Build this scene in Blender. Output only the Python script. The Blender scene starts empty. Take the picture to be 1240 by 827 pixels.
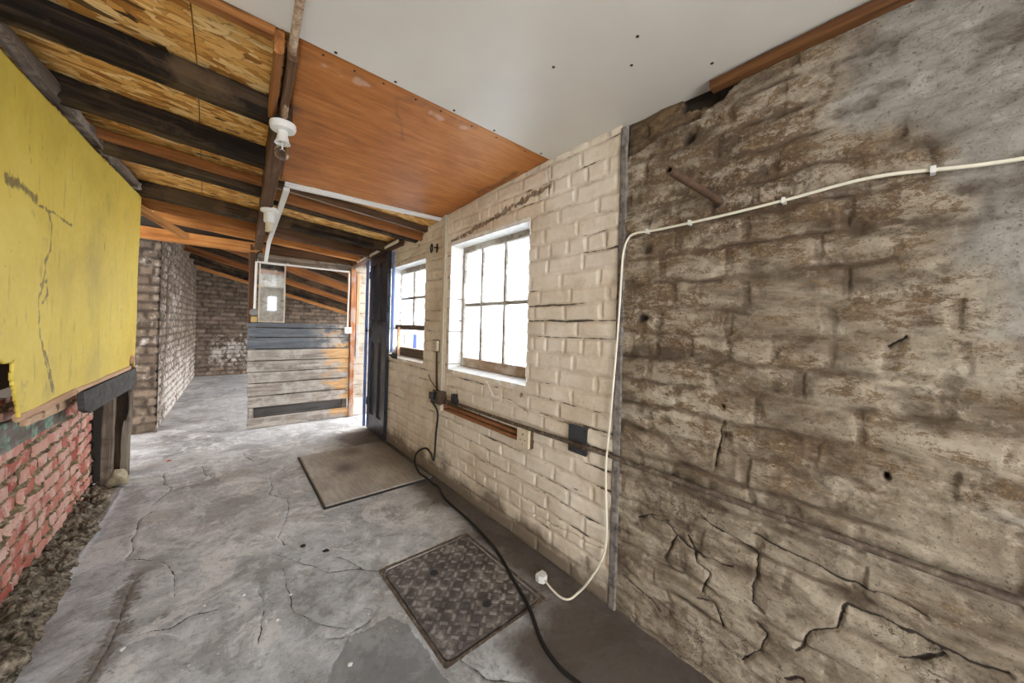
import bpy, bmesh, math, random
import numpy as np
from mathutils import Vector, Matrix, Euler
random.seed(7)
SC = bpy.context.scene
COL = SC.collection
PI = math.pi
H = 1.30                                   # eye height

# ------------------------------------------------------------------ noise (numpy)
def _hash(ix, iy, seed):
    n = (ix.astype(np.int64) * 374761393 + iy.astype(np.int64) * 668265263 + seed * 1442695041) & 0xFFFFFFFF
    n = ((n ^ (n >> 13)) * 1274126177) & 0xFFFFFFFF
    n = ((n ^ (n >> 16)) * 2246822519) & 0xFFFFFFFF
    return ((n ^ (n >> 15)) & 0xFFFFFF) / float(0xFFFFFF)
def vnoise(x, y, seed=0):
    x = np.asarray(x, float); y = np.asarray(y, float)
    ix = np.floor(x); iy = np.floor(y); fx = x - ix; fy = y - iy
    fx = fx * fx * fx * (fx * (fx * 6 - 15) + 10); fy = fy * fy * fy * (fy * (fy * 6 - 15) + 10)
    a = _hash(ix, iy, seed); b = _hash(ix + 1, iy, seed); c = _hash(ix, iy + 1, seed); d = _hash(ix + 1, iy + 1, seed)
    return (a + (b - a) * fx) * (1 - fy) + (c + (d - c) * fx) * fy
def fbm(x, y, seed=0, octv=4, gain=.5):
    s = 0; a = 1.; t = 0
    for k in range(octv):
        s = s + a * (vnoise(x, y, seed + 17 * k) - .5); t += a; a *= gain
        x = x * 2.03 + 5.1; y = y * 2.03 + 3.7
    return s / t * 2                       # about -1..1
def sstep(a, b, x):
    t = np.clip((x - a) / (b - a), 0, 1); return t * t * (3 - 2 * t)
def polydist(U, V, pts):
    best = np.full(U.shape, 9.)
    for (a, b), (c, d) in zip(pts[:-1], pts[1:]):
        dx, dy = c - a, d - b; L = dx * dx + dy * dy + 1e-9
        t = np.clip(((U - a) * dx + (V - b) * dy) / L, 0, 1)
        best = np.minimum(best, np.hypot(U - a - t * dx, V - b - t * dy))
    return best
def crackfield(U, V, lines, reach=.03):
    """signed distance to the nearest crack line and a mask of where that line runs"""
    best = np.full(U.shape, 9.); sg = np.full(U.shape, reach); mk = np.zeros(U.shape)
    for pts in lines:
        n = len(pts) - 1
        for i, ((a, b), (c, d)) in enumerate(zip(pts[:-1], pts[1:])):
            dx, dy = c - a, d - b; L = dx * dx + dy * dy + 1e-9
            t = ((U - a) * dx + (V - b) * dy) / L; tc = np.clip(t, 0, 1)
            r = np.hypot(U - a - tc * dx, V - b - tc * dy); cr = np.where((U - a) * dy - (V - b) * dx >= 0, 1., -1.)
            ok = np.ones(U.shape)
            if i == 0: ok = np.where(t < 0, 0., ok)
            if i == n - 1: ok = np.where(t > 1, 0., ok)
            s_ = r < best
            best = np.where(s_, r, best); sg = np.where(s_, cr * r, sg); mk = np.where(s_, ok * (r < reach * .7), mk)
    return np.clip(sg, -reach, reach), mk
def inpoly(U, V, pts):
    r = np.zeros(U.shape, bool); n = len(pts)
    for i in range(n):
        (x1, y1), (x2, y2) = pts[i], pts[(i + 1) % n]
        c = ((y1 > V) != (y2 > V)) & (U < (x2 - x1) * (V - y1) / (y2 - y1 + 1e-12) + x1)
        r ^= c
    return r
def bricks(U, V, course, length, seed, joint, rnd, warp=.006, header=.35, ragged=.6):
    """profile 0 (joint) .. 1 (brick face), per-brick random, distance to the bed joint"""
    V2 = V + warp * fbm(U * 2.2, V * 2.2, seed + 3, 2) + warp * .6 * fbm(U * 9, V * 9, seed + 4, 2)
    U2 = U + warp * fbm(U * 7, V * 7, seed + 5, 2)
    r = np.floor(V2 / course); fv = V2 / course - r
    rowh = _hash(r, r * 0, seed + 9)
    hdr = rowh < header
    L = np.where(hdr, length * .5, length)
    q = U2 / L + _hash(r, r * 0 + 5, seed) * .35 + np.where(np.mod(r, 2) == 0, 0, .5)
    i = np.floor(q); fu = q - i
    j0 = (_hash(i, r, seed + 1) - .5) * .16; j1 = (_hash(i + 1, r, seed + 1) - .5) * .16
    du = np.minimum(fu - j0, 1 + j1 - fu) * L
    dv = np.minimum(fv, 1 - fv) * course
    k = fbm(U * 25, V * 25, seed + 6, 3) * joint * ragged
    prof = sstep(joint * .5, joint * .5 + rnd, np.minimum(du, dv) + k)
    return prof, _hash(i, r, seed + 2), dv, du, V2 / course

# ------------------------------------------------------------------ object helpers
def link(o, parent=None):
    COL.objects.link(o)
    if parent: o.parent = parent
    return o
def tag(o, label=None, cat=None, group=None, kind=None):
    if label: o['label'] = label
    if cat: o['category'] = cat
    if group: o['group'] = group
    if kind: o['kind'] = kind
    return o
def wloc(o):
    v = Vector((0, 0, 0))
    while o: v += o.location; o = o.parent
    return v
def thing(name, label, cat, loc=(0, 0, 0), group=None):
    o = bpy.data.objects.new(name, None); o.empty_display_size = .1
    o.location = loc; link(o); return tag(o, label, cat, group)
def mesh_obj(name, me, mat, parent=None, smooth=False):
    if mat: me.materials.append(mat)
    if smooth: me.polygons.foreach_set('use_smooth', [True] * len(me.polygons))
    return link(bpy.data.objects.new(name, me), parent)
class MB:
    """collects boxes, tubes, lathes and prisms in WORLD coordinates; build() links them as ONE mesh object"""
    def __init__(s): s.v = []; s.f = []
    def add(s, vs, fs):
        n = len(s.v); s.v += [tuple(v) for v in vs]; s.f += [tuple(n + i for i in f) for f in fs]; return s
    def box(s, lo, hi, bev=.0):
        (a, b, c), (d, e, f) = lo, hi
        if not bev:
            return s.add([(a, b, c), (d, b, c), (d, e, c), (a, e, c), (a, b, f), (d, b, f), (d, e, f), (a, e, f)],
                         [(0, 3, 2, 1), (4, 5, 6, 7), (0, 1, 5, 4), (1, 2, 6, 5), (2, 3, 7, 6), (3, 0, 4, 7)])
        bm = bmesh.new(); bmesh.ops.create_cube(bm, size=1)
        for v in bm.verts:
            v.co = Vector(((a + d) / 2 + v.co.x * (d - a), (b + e) / 2 + v.co.y * (e - b), (c + f) / 2 + v.co.z * (f - c)))
        bmesh.ops.bevel(bm, geom=bm.edges[:], offset=bev, segments=2, affect='EDGES', profile=.5)
        bm.verts.index_update()
        s.add([v.co[:] for v in bm.verts], [[v.index for v in fa.verts] for fa in bm.faces]); bm.free(); return s
    def prism(s, pts, n0, n1):
        """pts: closed outline as 3-D points, extruded from offset n0 to n1 (3-D vectors)"""
        k = len(pts); A = [Vector(p) + Vector(n0) for p in pts]; B = [Vector(p) + Vector(n1) for p in pts]
        return s.add(A + B, [tuple(range(k))[::-1], tuple(range(k, 2 * k))] + [(i, (i + 1) % k, k + (i + 1) % k, k + i) for i in range(k)])
    def tube(s, pts, r, seg=8, caps=True):
        P = [Vector(p) for p in pts]; n = len(P); rings = []; up = None
        for i, p in enumerate(P):
            t = (P[min(i + 1, n - 1)] - P[max(i - 1, 0)]).normalized()
            if up is None: up = Vector((0, 0, 1)) if abs(t.z) < .9 else Vector((1, 0, 0))
            x = (up - t * up.dot(t)).normalized(); up = x; y = t.cross(x)
            rr = r[i] if isinstance(r, (list, tuple)) else r
            rings += [p + x * rr * math.cos(2 * PI * k / seg) + y * rr * math.sin(2 * PI * k / seg) for k in range(seg)]
        f = [(i * seg + k, i * seg + (k + 1) % seg, (i + 1) * seg + (k + 1) % seg, (i + 1) * seg + k) for i in range(n - 1) for k in range(seg)]
        if caps: f += [tuple(range(seg))[::-1], tuple(range((n - 1) * seg, n * seg))]
        return s.add(rings, f)
    def lathe(s, prof, o, ax=(0, 0, 1), seg=24):
        ax = Vector(ax).normalized(); x = ax.orthogonal().normalized(); y = ax.cross(x); o = Vector(o); vs = []
        for r, h in prof: vs += [o + ax * h + (x * math.cos(2 * PI * k / seg) + y * math.sin(2 * PI * k / seg)) * r for k in range(seg)]
        f = [(i * seg + k, i * seg + (k + 1) % seg, (i + 1) * seg + (k + 1) % seg, (i + 1) * seg + k) for i in range(len(prof) - 1) for k in range(seg)]
        f += [tuple(range(seg))[::-1], tuple(range((len(prof) - 1) * seg, len(prof) * seg))]
        return s.add(vs, f)
    def build(s, name, mat, parent=None, smooth=False, loc=None):
        off = wloc(parent) if parent else Vector((0, 0, 0))
        if loc is None and not parent and s.v:
            lo = [min(v[i] for v in s.v) for i in range(3)]; hi = [max(v[i] for v in s.v) for i in range(3)]
            loc = ((lo[0] + hi[0]) / 2, (lo[1] + hi[1]) / 2, lo[2])
        loc = Vector(loc) - off if loc is not None else Vector((0, 0, 0))
        o0 = off + loc
        me = bpy.data.meshes.new(name); me.from_pydata([tuple(Vector(v) - o0) for v in s.v], [], s.f); me.update()
        bm = bmesh.new(); bm.from_mesh(me); bmesh.ops.recalc_face_normals(bm, faces=bm.faces[:]); bm.to_mesh(me); bm.free()
        o = mesh_obj(name, me, mat, parent); o.location = loc
        if smooth:
            me.polygons.foreach_set('use_smooth', [True] * len(me.polygons))
            m = o.modifiers.new('es', 'EDGE_SPLIT'); m.split_angle = math.radians(40)
        return o
def timber(name, p0, p1, w, h, mat, parent=None, rough=.003, seed=0, bev=.006, up=(0, 0, 1), ends=True, twist=0):
    """sawn or weathered timber: local X runs along the grain, w across (local Y), h along up (local Z)"""
    p0, p1 = Vector(p0), Vector(p1); L = (p1 - p0).length; x = (p1 - p0).normalized()
    z = (Vector(up) - x * Vector(up).dot(x)).normalized(); y = z.cross(x)
    n = max(3, int(L / .05)); rs = np.random.RandomState(seed + 11)
    b = min(bev, w * .3, h * .3)
    sec = [(-w/2 + b, -h/2), (0, -h/2), (w/2 - b, -h/2), (w/2, -h/2 + b), (w/2, 0), (w/2, h/2 - b), (w/2 - b, h/2), (0, h/2), (-w/2 + b, h/2), (-w/2, h/2 - b), (-w/2, 0), (-w/2, -h/2 + b)]
    k = len(sec); vs = []
    for i in range(n + 1):
        t = i / n; X = -L / 2 + L * t
        for j, (a, c) in enumerate(sec):
            d = rough * (fbm(np.array(X * 6), np.array(j * .7), seed, 3) * 2)
            q = (rs.rand() - .5) * rough * .5
            vs.append((X + ((rs.rand() - .5) * rough * 2 if i in (0, n) else 0), a * (1 + (d + q) / max(w, .02)), c * (1 + (d + q) / max(h, .02))))
    fs = [(i * k + j, i * k + (j + 1) % k, (i + 1) * k + (j + 1) % k, (i + 1) * k + j) for i in range(n) for j in range(k)]
    fs += [tuple(range(k))[::-1], tuple(range(n * k, n * k + k))]
    me = bpy.data.meshes.new(name); me.from_pydata(vs, [], fs); me.update()
    o = mesh_obj(name, me, mat, parent)
    R = Matrix((x, y, z)).transposed()
    o.rotation_euler = R.to_euler(); o.location = (p0 + p1) / 2 - (wloc(parent) if parent else Vector((0, 0, 0)))
    return o
def grid(name, us, vs, P, attrs, mat, keep=None, parent=None, smooth=True):
    """P(U,V) -> x,y,z arrays; attrs: dict of per-vertex float arrays; keep(Uc,Vc) -> faces kept"""
    U, V = np.meshgrid(us, vs); X, Y, Z = P(U, V)
    co = np.stack([X, Y, Z], -1).reshape(-1, 3).astype(np.float32)
    nu, nv = len(us), len(vs)
    a = (np.arange(nv - 1)[:, None] * nu + np.arange(nu - 1)[None, :])
    Fq = np.stack([a, a + 1, a + 1 + nu, a + nu], -1)
    if keep is not None:
        Uc = (U[:-1, :-1] + U[1:, 1:]) / 2; Vc = (V[:-1, :-1] + V[1:, 1:]) / 2
        Fq = Fq[keep(Uc, Vc)]
    Fq = Fq.reshape(-1, 4)
    used = np.zeros(len(co), bool); used[Fq.ravel()] = True
    idx = np.cumsum(used) - 1; Fq = idx[Fq]; co = co[used]
    me = bpy.data.meshes.new(name)
    me.vertices.add(len(co)); me.vertices.foreach_set('co', co.ravel())
    nf = len(Fq); me.loops.add(nf * 4); me.polygons.add(nf)
    me.loops.foreach_set('vertex_index', Fq.ravel().astype(np.int32))
    me.polygons.foreach_set('loop_start', np.arange(0, nf * 4, 4, dtype=np.int32))
    me.polygons.foreach_set('loop_total', np.full(nf, 4, np.int32))
    me.update(calc_edges=True)
    for k, arr in attrs.items():
        at = me.attributes.new(k, 'FLOAT', 'POINT'); at.data.foreach_set('value', np.broadcast_to(arr, U.shape).ravel()[used].astype(np.float32))
    me.validate()
    return mesh_obj(name, me, mat, parent, smooth)
def steps(*segs):
    """(start, end, step) runs joined into one sorted coordinate list"""
    out = []
    for a, b, d in segs: out += list(np.linspace(a, b, max(2, int(round((b - a) / d)) + 1)))
    out = sorted(out); r = [out[0]]
    for x in out[1:]:
        if x - r[-1] > 5e-4: r.append(x)
    return np.array(r)

# ------------------------------------------------------------------ material helper
class Mat:
    def __init__(s, name, rough=.8, spec=.3, metal=0.):
        s.m = bpy.data.materials.new(name); s.m.use_nodes = True; s.t = s.m.node_tree; s.N = s.t.nodes
        s.b = s.N['Principled BSDF']; s.b.inputs['Roughness'].default_value = rough
        s.b.inputs['Specular IOR Level'].default_value = spec; s.b.inputs['Metallic'].default_value = metal
    def put(s, sock, v):
        if isinstance(v, bpy.types.NodeSocket): s.t.links.new(v, sock)
        elif isinstance(v, (tuple, list)) and sock.type == 'RGBA': sock.default_value = (*v, 1) if len(v) == 3 else v
        else: sock.default_value = v
    def node(s, typ, ins={}, **props):
        n = s.N.new(typ)
        for k, v in props.items(): setattr(n, k, v)
        for k, v in ins.items(): s.put(n.inputs[k], v)
        return n
    def obj(s, scale=(1, 1, 1), rot=(0, 0, 0), rnd=True):
        tc = s.node('ShaderNodeTexCoord').outputs['Object']
        if rnd:
            r = s.math('MULTIPLY', s.node('ShaderNodeObjectInfo').outputs['Random'], 37.)
            c = s.node('ShaderNodeCombineXYZ', {0: r, 1: r, 2: r}).outputs[0]
            tc = s.node('ShaderNodeVectorMath', {0: tc, 1: c}, operation='ADD').outputs[0]
        return s.node('ShaderNodeMapping', {0: tc, 2: rot, 3: scale}).outputs[0]
    def noise(s, vec, scale, detail=4., rough=.55, dist=0., col=False):
        n = s.node('ShaderNodeTexNoise', {'Vector': vec, 'Scale': scale, 'Detail': detail, 'Roughness': rough, 'Distortion': dist})
        return n.outputs['Color' if col else 'Fac']
    def vor(s, vec, scale, feature='F1', out='Distance', rnd=1.):
        return s.node('ShaderNodeTexVoronoi', {'Vector': vec, 'Scale': scale, 'Randomness': rnd}, feature=feature).outputs[out]
    def attr(s, name): return s.node('ShaderNodeAttribute', attribute_name=name).outputs['Fac']
    def crack(s, vec, w0, w1, gap=.42):
        """thin broken dark line from the attributes crack_d and crack_m"""
        n = s.noise(vec, 11, 5, .65); w = s.rng(n, gap, .68, w0, w1)
        d = s.math('ABSOLUTE', s.math('ADD', s.attr('crack_d'), s.math('MULTIPLY', s.math('SUBTRACT', s.noise(vec, 55, 4, .6), .5), .010)))
        e = s.math('SUBTRACT', w, d); return s.math('MULTIPLY', s.rng(e, -.0006, .0010), s.math('GREATER_THAN', s.attr('crack_m'), .6))
    def math(s, op, a, b=0., c=0., clamp=False):
        n = s.N.new('ShaderNodeMath'); n.operation = op; n.use_clamp = clamp
        s.put(n.inputs[0], a); s.put(n.inputs[1], b); s.put(n.inputs[2], c); return n.outputs[0]
    def rng(s, v, a, b, c=0., d=1.):
        return s.node('ShaderNodeMapRange', {0: v, 1: a, 2: b, 3: c, 4: d}).outputs[0]
    def ramp(s, v, stops):
        n = s.N.new('ShaderNodeValToRGB'); e = n.color_ramp.elements
        while len(e) < len(stops): e.new(.5)
        for i, (p, c) in enumerate(stops): e[i].position = p; e[i].color = (*c, 1)
        s.put(n.inputs[0], v); return n.outputs[0]
    def mix(s, f, a, b, blend='MIX'):
        n = s.N.new('ShaderNodeMix'); n.data_type = 'RGBA'; n.blend_type = blend
        s.put(n.inputs[0], f); s.put(n.inputs[6], a); s.put(n.inputs[7], b); return n.outputs[2]
    def bump(s, h, strength=.3, dist=.01, normal=None):
        n = s.node('ShaderNodeBump', {'Height': h, 'Strength': strength, 'Distance': dist})
        if normal is not None: s.put(n.inputs['Normal'], normal)
        s.t.links.new(n.outputs[0], s.b.inputs['Normal']); return n.outputs[0]
    def base(s, c): s.put(s.b.inputs['Base Color'], c); return s
    def rough(s, c): s.put(s.b.inputs['Roughness'], c); return s

def plain(name, col, rough=.6, spec=.3, metal=0., var=.15, sc=30, bump=.1):
    m = Mat(name, rough, spec, metal); v = m.obj()
    n = m.noise(v, sc, 5, .6); n2 = m.noise(v, sc * .15, 3)
    k = m.rng(m.math('ADD', n, n2), .6, 1.4, 1 - var, 1 + var)
    c = m.node('ShaderNodeVectorMath', {0: col, 1: k}, operation='MULTIPLY')
    cc = m.node('ShaderNodeCombineXYZ', {0: k, 1: k, 2: k}).outputs[0]; m.put(c.inputs[1], cc)
    m.base(c.outputs[0])
    if bump: m.bump(n, bump, .003)
    return m.m
def wood(name, dark, mid, light, axis=0, grain=22., rough=.75, stain=None, bump=.35, spec=.25, knots=True):
    m = Mat(name, rough, spec); sc = [grain] * 3; sc[axis] = 1.1
    v = m.obj(tuple(sc)); vo = m.obj()
    d = m.noise(vo, 2.5, 3, .5)
    n1 = m.noise(v, 1., 6, .65, .6); n2 = m.noise(v, 3.7, 4, .6)
    f = m.math('ADD', m.math('MULTIPLY', n1, .7), m.math('MULTIPLY', n2, .3))
    f = m.math('ADD', f, m.math('MULTIPLY', m.math('SUBTRACT', d, .5), .35))
    c = m.ramp(f, [(.3, dark), (.48, mid), (.66, light)])
    if knots:
        sk = [7.] * 3; sk[axis] = 2.4
        kn = m.vor(m.obj(tuple(sk)), 1.); c = m.mix(m.rng(kn, .05, .16, .75, 0.), c, tuple(x * .35 for x in dark))
    if stain:
        st = m.rng(m.noise(vo, 3.2, 6, .65, .5), .5, .62); c = m.mix(m.math('MULTIPLY', st, stain[1]), c, stain[0])
    m.base(c); m.bump(n1, bump, .004); return m
# ------------------------------------------------------------------ layout
W0, SL = 1.463, .026
def wx(y): return W0 + SL * (y - .92)      # the long right-hand wall runs very slightly out of parallel
WIN1 = (1.56, 2.51, .945, 1.955)           # y0, y1, z0, z1 of the two window openings
WIN2 = (2.97, 3.85, .945, 1.915)
DOOR = (4.47, 5.20, 0., 2.10)
XB = -.62                                  # face of the red brick
BR0, BR1 = 5.20, 10.60                     # partition and end wall

FLOOR_CRACKS=[[(0.424,3.560),(0.416,3.298),(0.379,3.156),(0.473,3.019),(0.434,2.712),(0.347,2.503),(0.372,2.382)],[(0.332,2.320),(0.390,2.195),(0.451,2.103),(0.502,1.982),(0.628,1.919),(0.702,1.838),(0.812,1.849)],[(-0.239,4.103),(-0.223,3.859),(-0.179,3.718),(-0.255,3.463)],[(-0.245,3.346),(-0.292,3.279),(-0.290,3.048),(-0.288,2.849),(-0.308,2.759),(-0.236,2.702),(-0.170,2.642),(-0.122,2.577),(-0.090,2.426),(-0.087,2.258)],[(-0.229,2.567),(-0.259,2.396),(-0.255,2.206),(-0.257,2.050),(-0.267,1.971),(-0.286,1.899)],[(-0.183,2.055),(-0.146,2.059),(-0.091,2.037)],[(-0.091,2.030),(-0.026,2.064),(0.061,2.039)],[(0.399,1.572),(0.445,1.534),(0.555,1.549),(0.590,1.611),(0.573,1.649)],[(0.219,2.064),(0.227,1.953),(0.203,1.792),(0.188,1.724)],[(-0.004,4.098),(0.018,3.867),(0.069,3.788)],[(0.580,2.104),(0.629,1.977),(0.650,1.895)],[(0.296,4.328),(0.346,3.977)],[(0.779,1.135),(0.811,1.017),(0.920,0.911)],[(0.321,2.157),(0.327,2.074),(0.335,1.801),(0.480,1.572)]]
FLOOR_DARK=[[(0.349,1.377),(0.385,1.457),(0.462,1.519),(0.551,1.508),(0.663,1.506),(0.679,1.405),(0.693,1.311),(0.711,1.156),(0.715,1.120),(0.711,1.031),(0.326,1.279)],[(0.157,2.290),(0.270,2.299),(0.368,2.153),(0.372,1.997),(0.285,1.958),(0.257,1.835),(0.228,1.904),(0.212,2.126)],[(-0.122,3.675),(0.069,3.788),(0.147,3.613),(-0.007,3.391),(-0.178,3.404),(-0.203,3.542)],[(-0.392,2.430),(-0.293,2.424),(-0.238,2.606),(-0.207,2.520),(-0.244,2.359),(-0.307,2.248),(-0.361,2.250)]]
WALL_CRACKS=[[(0.731,0.509),(0.648,0.501),(0.629,0.475),(0.522,0.444),(0.427,0.463)],[(0.525,0.574),(0.422,0.558),(0.337,0.533),(0.348,0.461),(0.365,0.377),(0.333,0.353)],[(0.629,0.475),(0.679,0.345)],[(0.357,0.308),(0.325,0.286),(0.324,0.229),(0.379,0.144)],[(0.239,0.291),(0.198,0.360),(0.150,0.426),(0.136,0.479),(0.114,0.506),(0.062,0.515),(-0.002,0.511),(-0.093,0.510),(-0.172,0.513)],[(0.023,0.418),(-0.018,0.449),(-0.060,0.497)],[(0.264,0.189),(0.237,0.210),(0.215,0.213)],[(0.468,0.979),(0.469,0.899),(0.492,0.781)],[(0.878,0.180),(0.730,0.153),(0.691,0.123)],[(0.579,0.499),(0.544,0.416),(0.497,0.393),(0.518,0.316)],[(0.364,0.608),(0.256,0.596),(0.153,0.585),(0.047,0.585),(-0.030,0.575)],[(0.541,0.286),(0.480,0.291),(0.449,0.232)],[(0.020,1.310),(0.060,1.285)],[(0.800,0.470),(0.722,0.522),(0.648,0.519)]]
PAINT_CRACKS=[[(1.418,2.246),(1.413,2.125),(1.410,2.052)],[(1.963,0.929),(1.882,0.838),(1.703,0.831),(1.528,0.787)],[(1.504,0.199),(1.125,0.231),(0.904,0.252)],[(2.261,0.352),(1.840,0.356),(1.439,0.371),(1.130,0.357)],[(1.422,0.809),(1.145,0.780)],[(1.730,1.816),(1.572,1.842)]]
BOARD_MARKS=[[(-1.506,1.777),(-1.334,1.783),(-1.128,1.769)],[(-1.746,1.818),(-1.628,1.813),(-1.521,1.802)],[(-1.432,1.789),(-1.373,1.727),(-1.382,1.610),(-1.433,1.545),(-1.442,1.432),(-1.483,1.374),(-1.461,1.227),(-1.399,1.073),(-1.317,0.926)],[(-1.472,1.430),(-1.413,1.453),(-1.394,1.398),(-1.438,1.358)],[(-1.299,0.911),(-1.357,1.050),(-1.410,1.131)],[(-0.596,1.767),(-0.592,1.714)],[(-1.567,2.139),(-1.575,2.031),(-1.563,1.930)],[(-1.473,2.109),(-1.442,1.955)]]
BOARD_OUT=[(0.226,2.303),(0.195,0.882),(0.163,0.953),(0.045,0.950),(0.028,0.887),(-0.588,0.902),(-1.048,0.891),(-1.280,0.884),(-1.478,0.879),(-1.624,0.875),(-1.653,0.965),(-1.686,1.053),(-1.666,1.113),(-1.711,1.098),(-1.768,1.12),(-2.3,1.12),(-2.3,2.27),(-1.768,2.278)]

# ------------------------------------------------------------------ materials of the shell
def jit(U, V, amp=.012, sc=9, seed=0):
    return U + amp * fbm(U * sc, V * sc, seed, 3), V + amp * fbm(U * sc, V * sc, seed + 50, 3)

m = Mat('concrete', .62, .3)
v = m.obj(rnd=False)
big = m.noise(v, 1.1, 5, .6, .4); mid = m.noise(v, 5.5, 10, .72, .5); m2 = m.noise(v, 16, 8, .75, .3); fine = m.noise(v, 42, 6, .72); hf = m.noise(v, 150, 3, .7)
k = m.math('ADD', m.math('ADD', m.math('MULTIPLY', big, .38), m.math('MULTIPLY', mid, .37)), m.math('MULTIPLY', m2, .25))
c = m.ramp(k, [(.385, (.15, .145, .14)), (.445, (.33, .33, .335)), (.515, (.47, .48, .495)), (.59, (.66, .665, .67))])
c = m.mix(m.rng(m.noise(v, 3.3, 9, .68, .9), .55, .57, 0., .5), c, (.72, .71, .69))
c = m.mix(m.rng(m.noise(v, 2.6, 9, .7, .6), .54, .57, 0., .50), c, (.20, .19, .182))
c = m.mix(m.rng(m.noise(v, 2.1, 5, .6), .56, .72, 0., .40), c, (.40, .335, .255))
c = m.mix(m.rng(fine, .33, .46, .55, 0.), c, (.13, .122, .115))
c = m.mix(m.rng(hf, .60, .70, 0., .40), c, (.62, .61, .60))
fk = m.math('LESS_THAN', m.vor(v, 30.), m.rng(m.noise(v, 2.2, 4), .47, .66, .0, .20)); c = m.mix(m.math('MULTIPLY', fk, .8), c, (.70, .69, .67))
dk = m.math('ADD', m.attr('dark'), m.math('ADD', m.math('MULTIPLY', m.math('SUBTRACT', fine, .5), 1.2), m.math('MULTIPLY', m.math('SUBTRACT', mid, .5), 1.6)))
c = m.mix(m.rng(dk, .35, .62, 0., .66), c, (.13, .13, .135))
dm = m.math('ADD', m.attr('damp'), m.math('MULTIPLY', m.math('SUBTRACT', mid, .5), 1.2))
c = m.mix(m.rng(dm, .2, .7, 0., .88), c, (.068, .050, .037))
pl = m.math('ADD', m.attr('pale'), m.math('MULTIPLY', m.math('SUBTRACT', mid, .5), 1.6))
c = m.mix(m.rng(pl, .3, .65, 0., .55), c, (.56, .605, .64))
ru = m.math('ADD', m.attr('rubbly'), m.math('MULTIPLY', m.math('SUBTRACT', m2, .5), 2.4))
c = m.mix(m.rng(ru, .42, .62, 0., .8), c, m.ramp(fine, [(.35, (.07, .062, .05)), (.65, (.24, .215, .18))]))
c = m.mix(m.math('MULTIPLY', m.crack(v, -.0008, .0042, .34), .93), c, (.035, .032, .03))
m.base(c); m.rough(m.rng(mid, .35, .65, .38, .72))
b1 = m.bump(mid, .4, .012); b2 = m.bump(m2, .4, .006, b1); m.bump(fine, .5, .003, b2)
MFLOOR = m.m

m = Mat('painted_brick', .62, .3)
v = m.obj(rnd=False)
mid = m.noise(v, 3.2, 5, .6); fine = m.noise(v, 38, 6, .65); vf = m.noise(v, 130, 4, .7)
c = m.ramp(m.math('ADD', m.math('MULTIPLY', mid, .75), m.math('MULTIPLY', fine, .25)), [(.32, (.50, .40, .29)), (.46, (.655, .565, .45)), (.58, (.735, .66, .56))])
br = m.attr('brick'); c = m.mix(m.rng(br, 0, 1, .0, .2), c, (.52, .46, .37))
jt = m.attr('joint'); c = m.mix(m.math('MULTIPLY', m.math('MULTIPLY', jt, m.rng(m.noise(v, 6, 6, .65), .42, .66, .0, .42)), 1.), c, (.30, .215, .14))
nk = m.noise(m.obj((1, .33, 1.5), rnd=False), 19, 6, .72)
c = m.mix(m.math('MULTIPLY', m.rng(nk, .645, .675), m.rng(m.noise(v, 2.4, 4), .42, .58, .1, .9)), c, (.09, .062, .04))
c = m.mix(m.rng(m.noise(v, 2.3, 7, .7, .4), .52, .7, 0., .4), c, (.44, .33, .22))
sp = m.rng(m.math('ADD', m.math('MULTIPLY', fine, .6), m.math('MULTIPLY', vf, .4)), .33, .40, 1., 0.)
c = m.mix(m.math('MULTIPLY', sp, m.rng(m.noise(v, 1.7, 3), .4, .62, .12, .8)), c, (.10, .07, .045))
bd = m.math('MULTIPLY', m.math('PINGPONG', m.attr('bed'), .5), .0895)
bw = m.math('ADD', m.rng(m.math('ADD', m.attr('gape'), m.math('MULTIPLY', m.math('SUBTRACT', m.noise(v, 9, 6, .65), .5), 1.5)), .40, .95, -.003, .0065), m.math('MULTIPLY', m.math('SUBTRACT', fine, .5), .006))
ck = m.math('MAXIMUM', m.rng(m.math('SUBTRACT', bw, bd), -.0006, .001), m.crack(v, -.001, .003, .36))
c = m.mix(m.math('MULTIPLY', ck, .93), c, (.05, .036, .026))
fl = m.math('ADD', m.attr('flake'), m.math('MULTIPLY', m.math('SUBTRACT', m.noise(v, 24, 7, .7, .6), .5), 1.5))
c = m.mix(m.rng(fl, .56, .62, 0., .9), c, m.ramp(fine, [(.35, (.07, .05, .035)), (.6, (.24, .165, .10))]))
dt = m.math('ADD', m.attr('dirt'), m.math('MULTIPLY', m.math('SUBTRACT', m.noise(v, 7, 7, .7), .5), 1.3))
c = m.mix(m.rng(dt, .35, .85, 0., .85), c, (.125, .09, .06))
m.base(c); b1 = m.bump(fine, .30, .004); m.bump(vf, .15, .002, b1)
MPAINT = m.m

m = Mat('flaking_wall', .85, .2)
v = m.obj(rnd=False); vs = m.obj((1, .42, 1), rnd=False)
mid = m.noise(vs, 8, 9, .7, .3); fine = m.noise(v, 60, 7, .74); mot = m.noise(vs, 22, 10, .78, .25); sc_ = m.noise(v, 150, 3, .7)
paint = m.ramp(m.noise(vs, 5, 8, .68, .5), [(.34, (.115, .08, .052)), (.45, (.25, .198, .142)), (.55, (.375, .312, .235)), (.66, (.49, .42, .325))])
brown = m.ramp(m.math('ADD', m.math('MULTIPLY', mot, .5), m.math('MULTIPLY', fine, .5)), [(.36, (.022, .014, .009)), (.46, (.085, .05, .028)), (.54, (.17, .11, .06)), (.64, (.33, .25, .16))])
ex = m.math('ADD', m.attr('bare'), m.math('ADD', m.math('MULTIPLY', m.math('SUBTRACT', mot, .5), 4.2), m.math('MULTIPLY', m.math('SUBTRACT', fine, .5), 1.8)))
c = m.mix(m.rng(ex, .44, .60, 0., .92), paint, brown)
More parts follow.
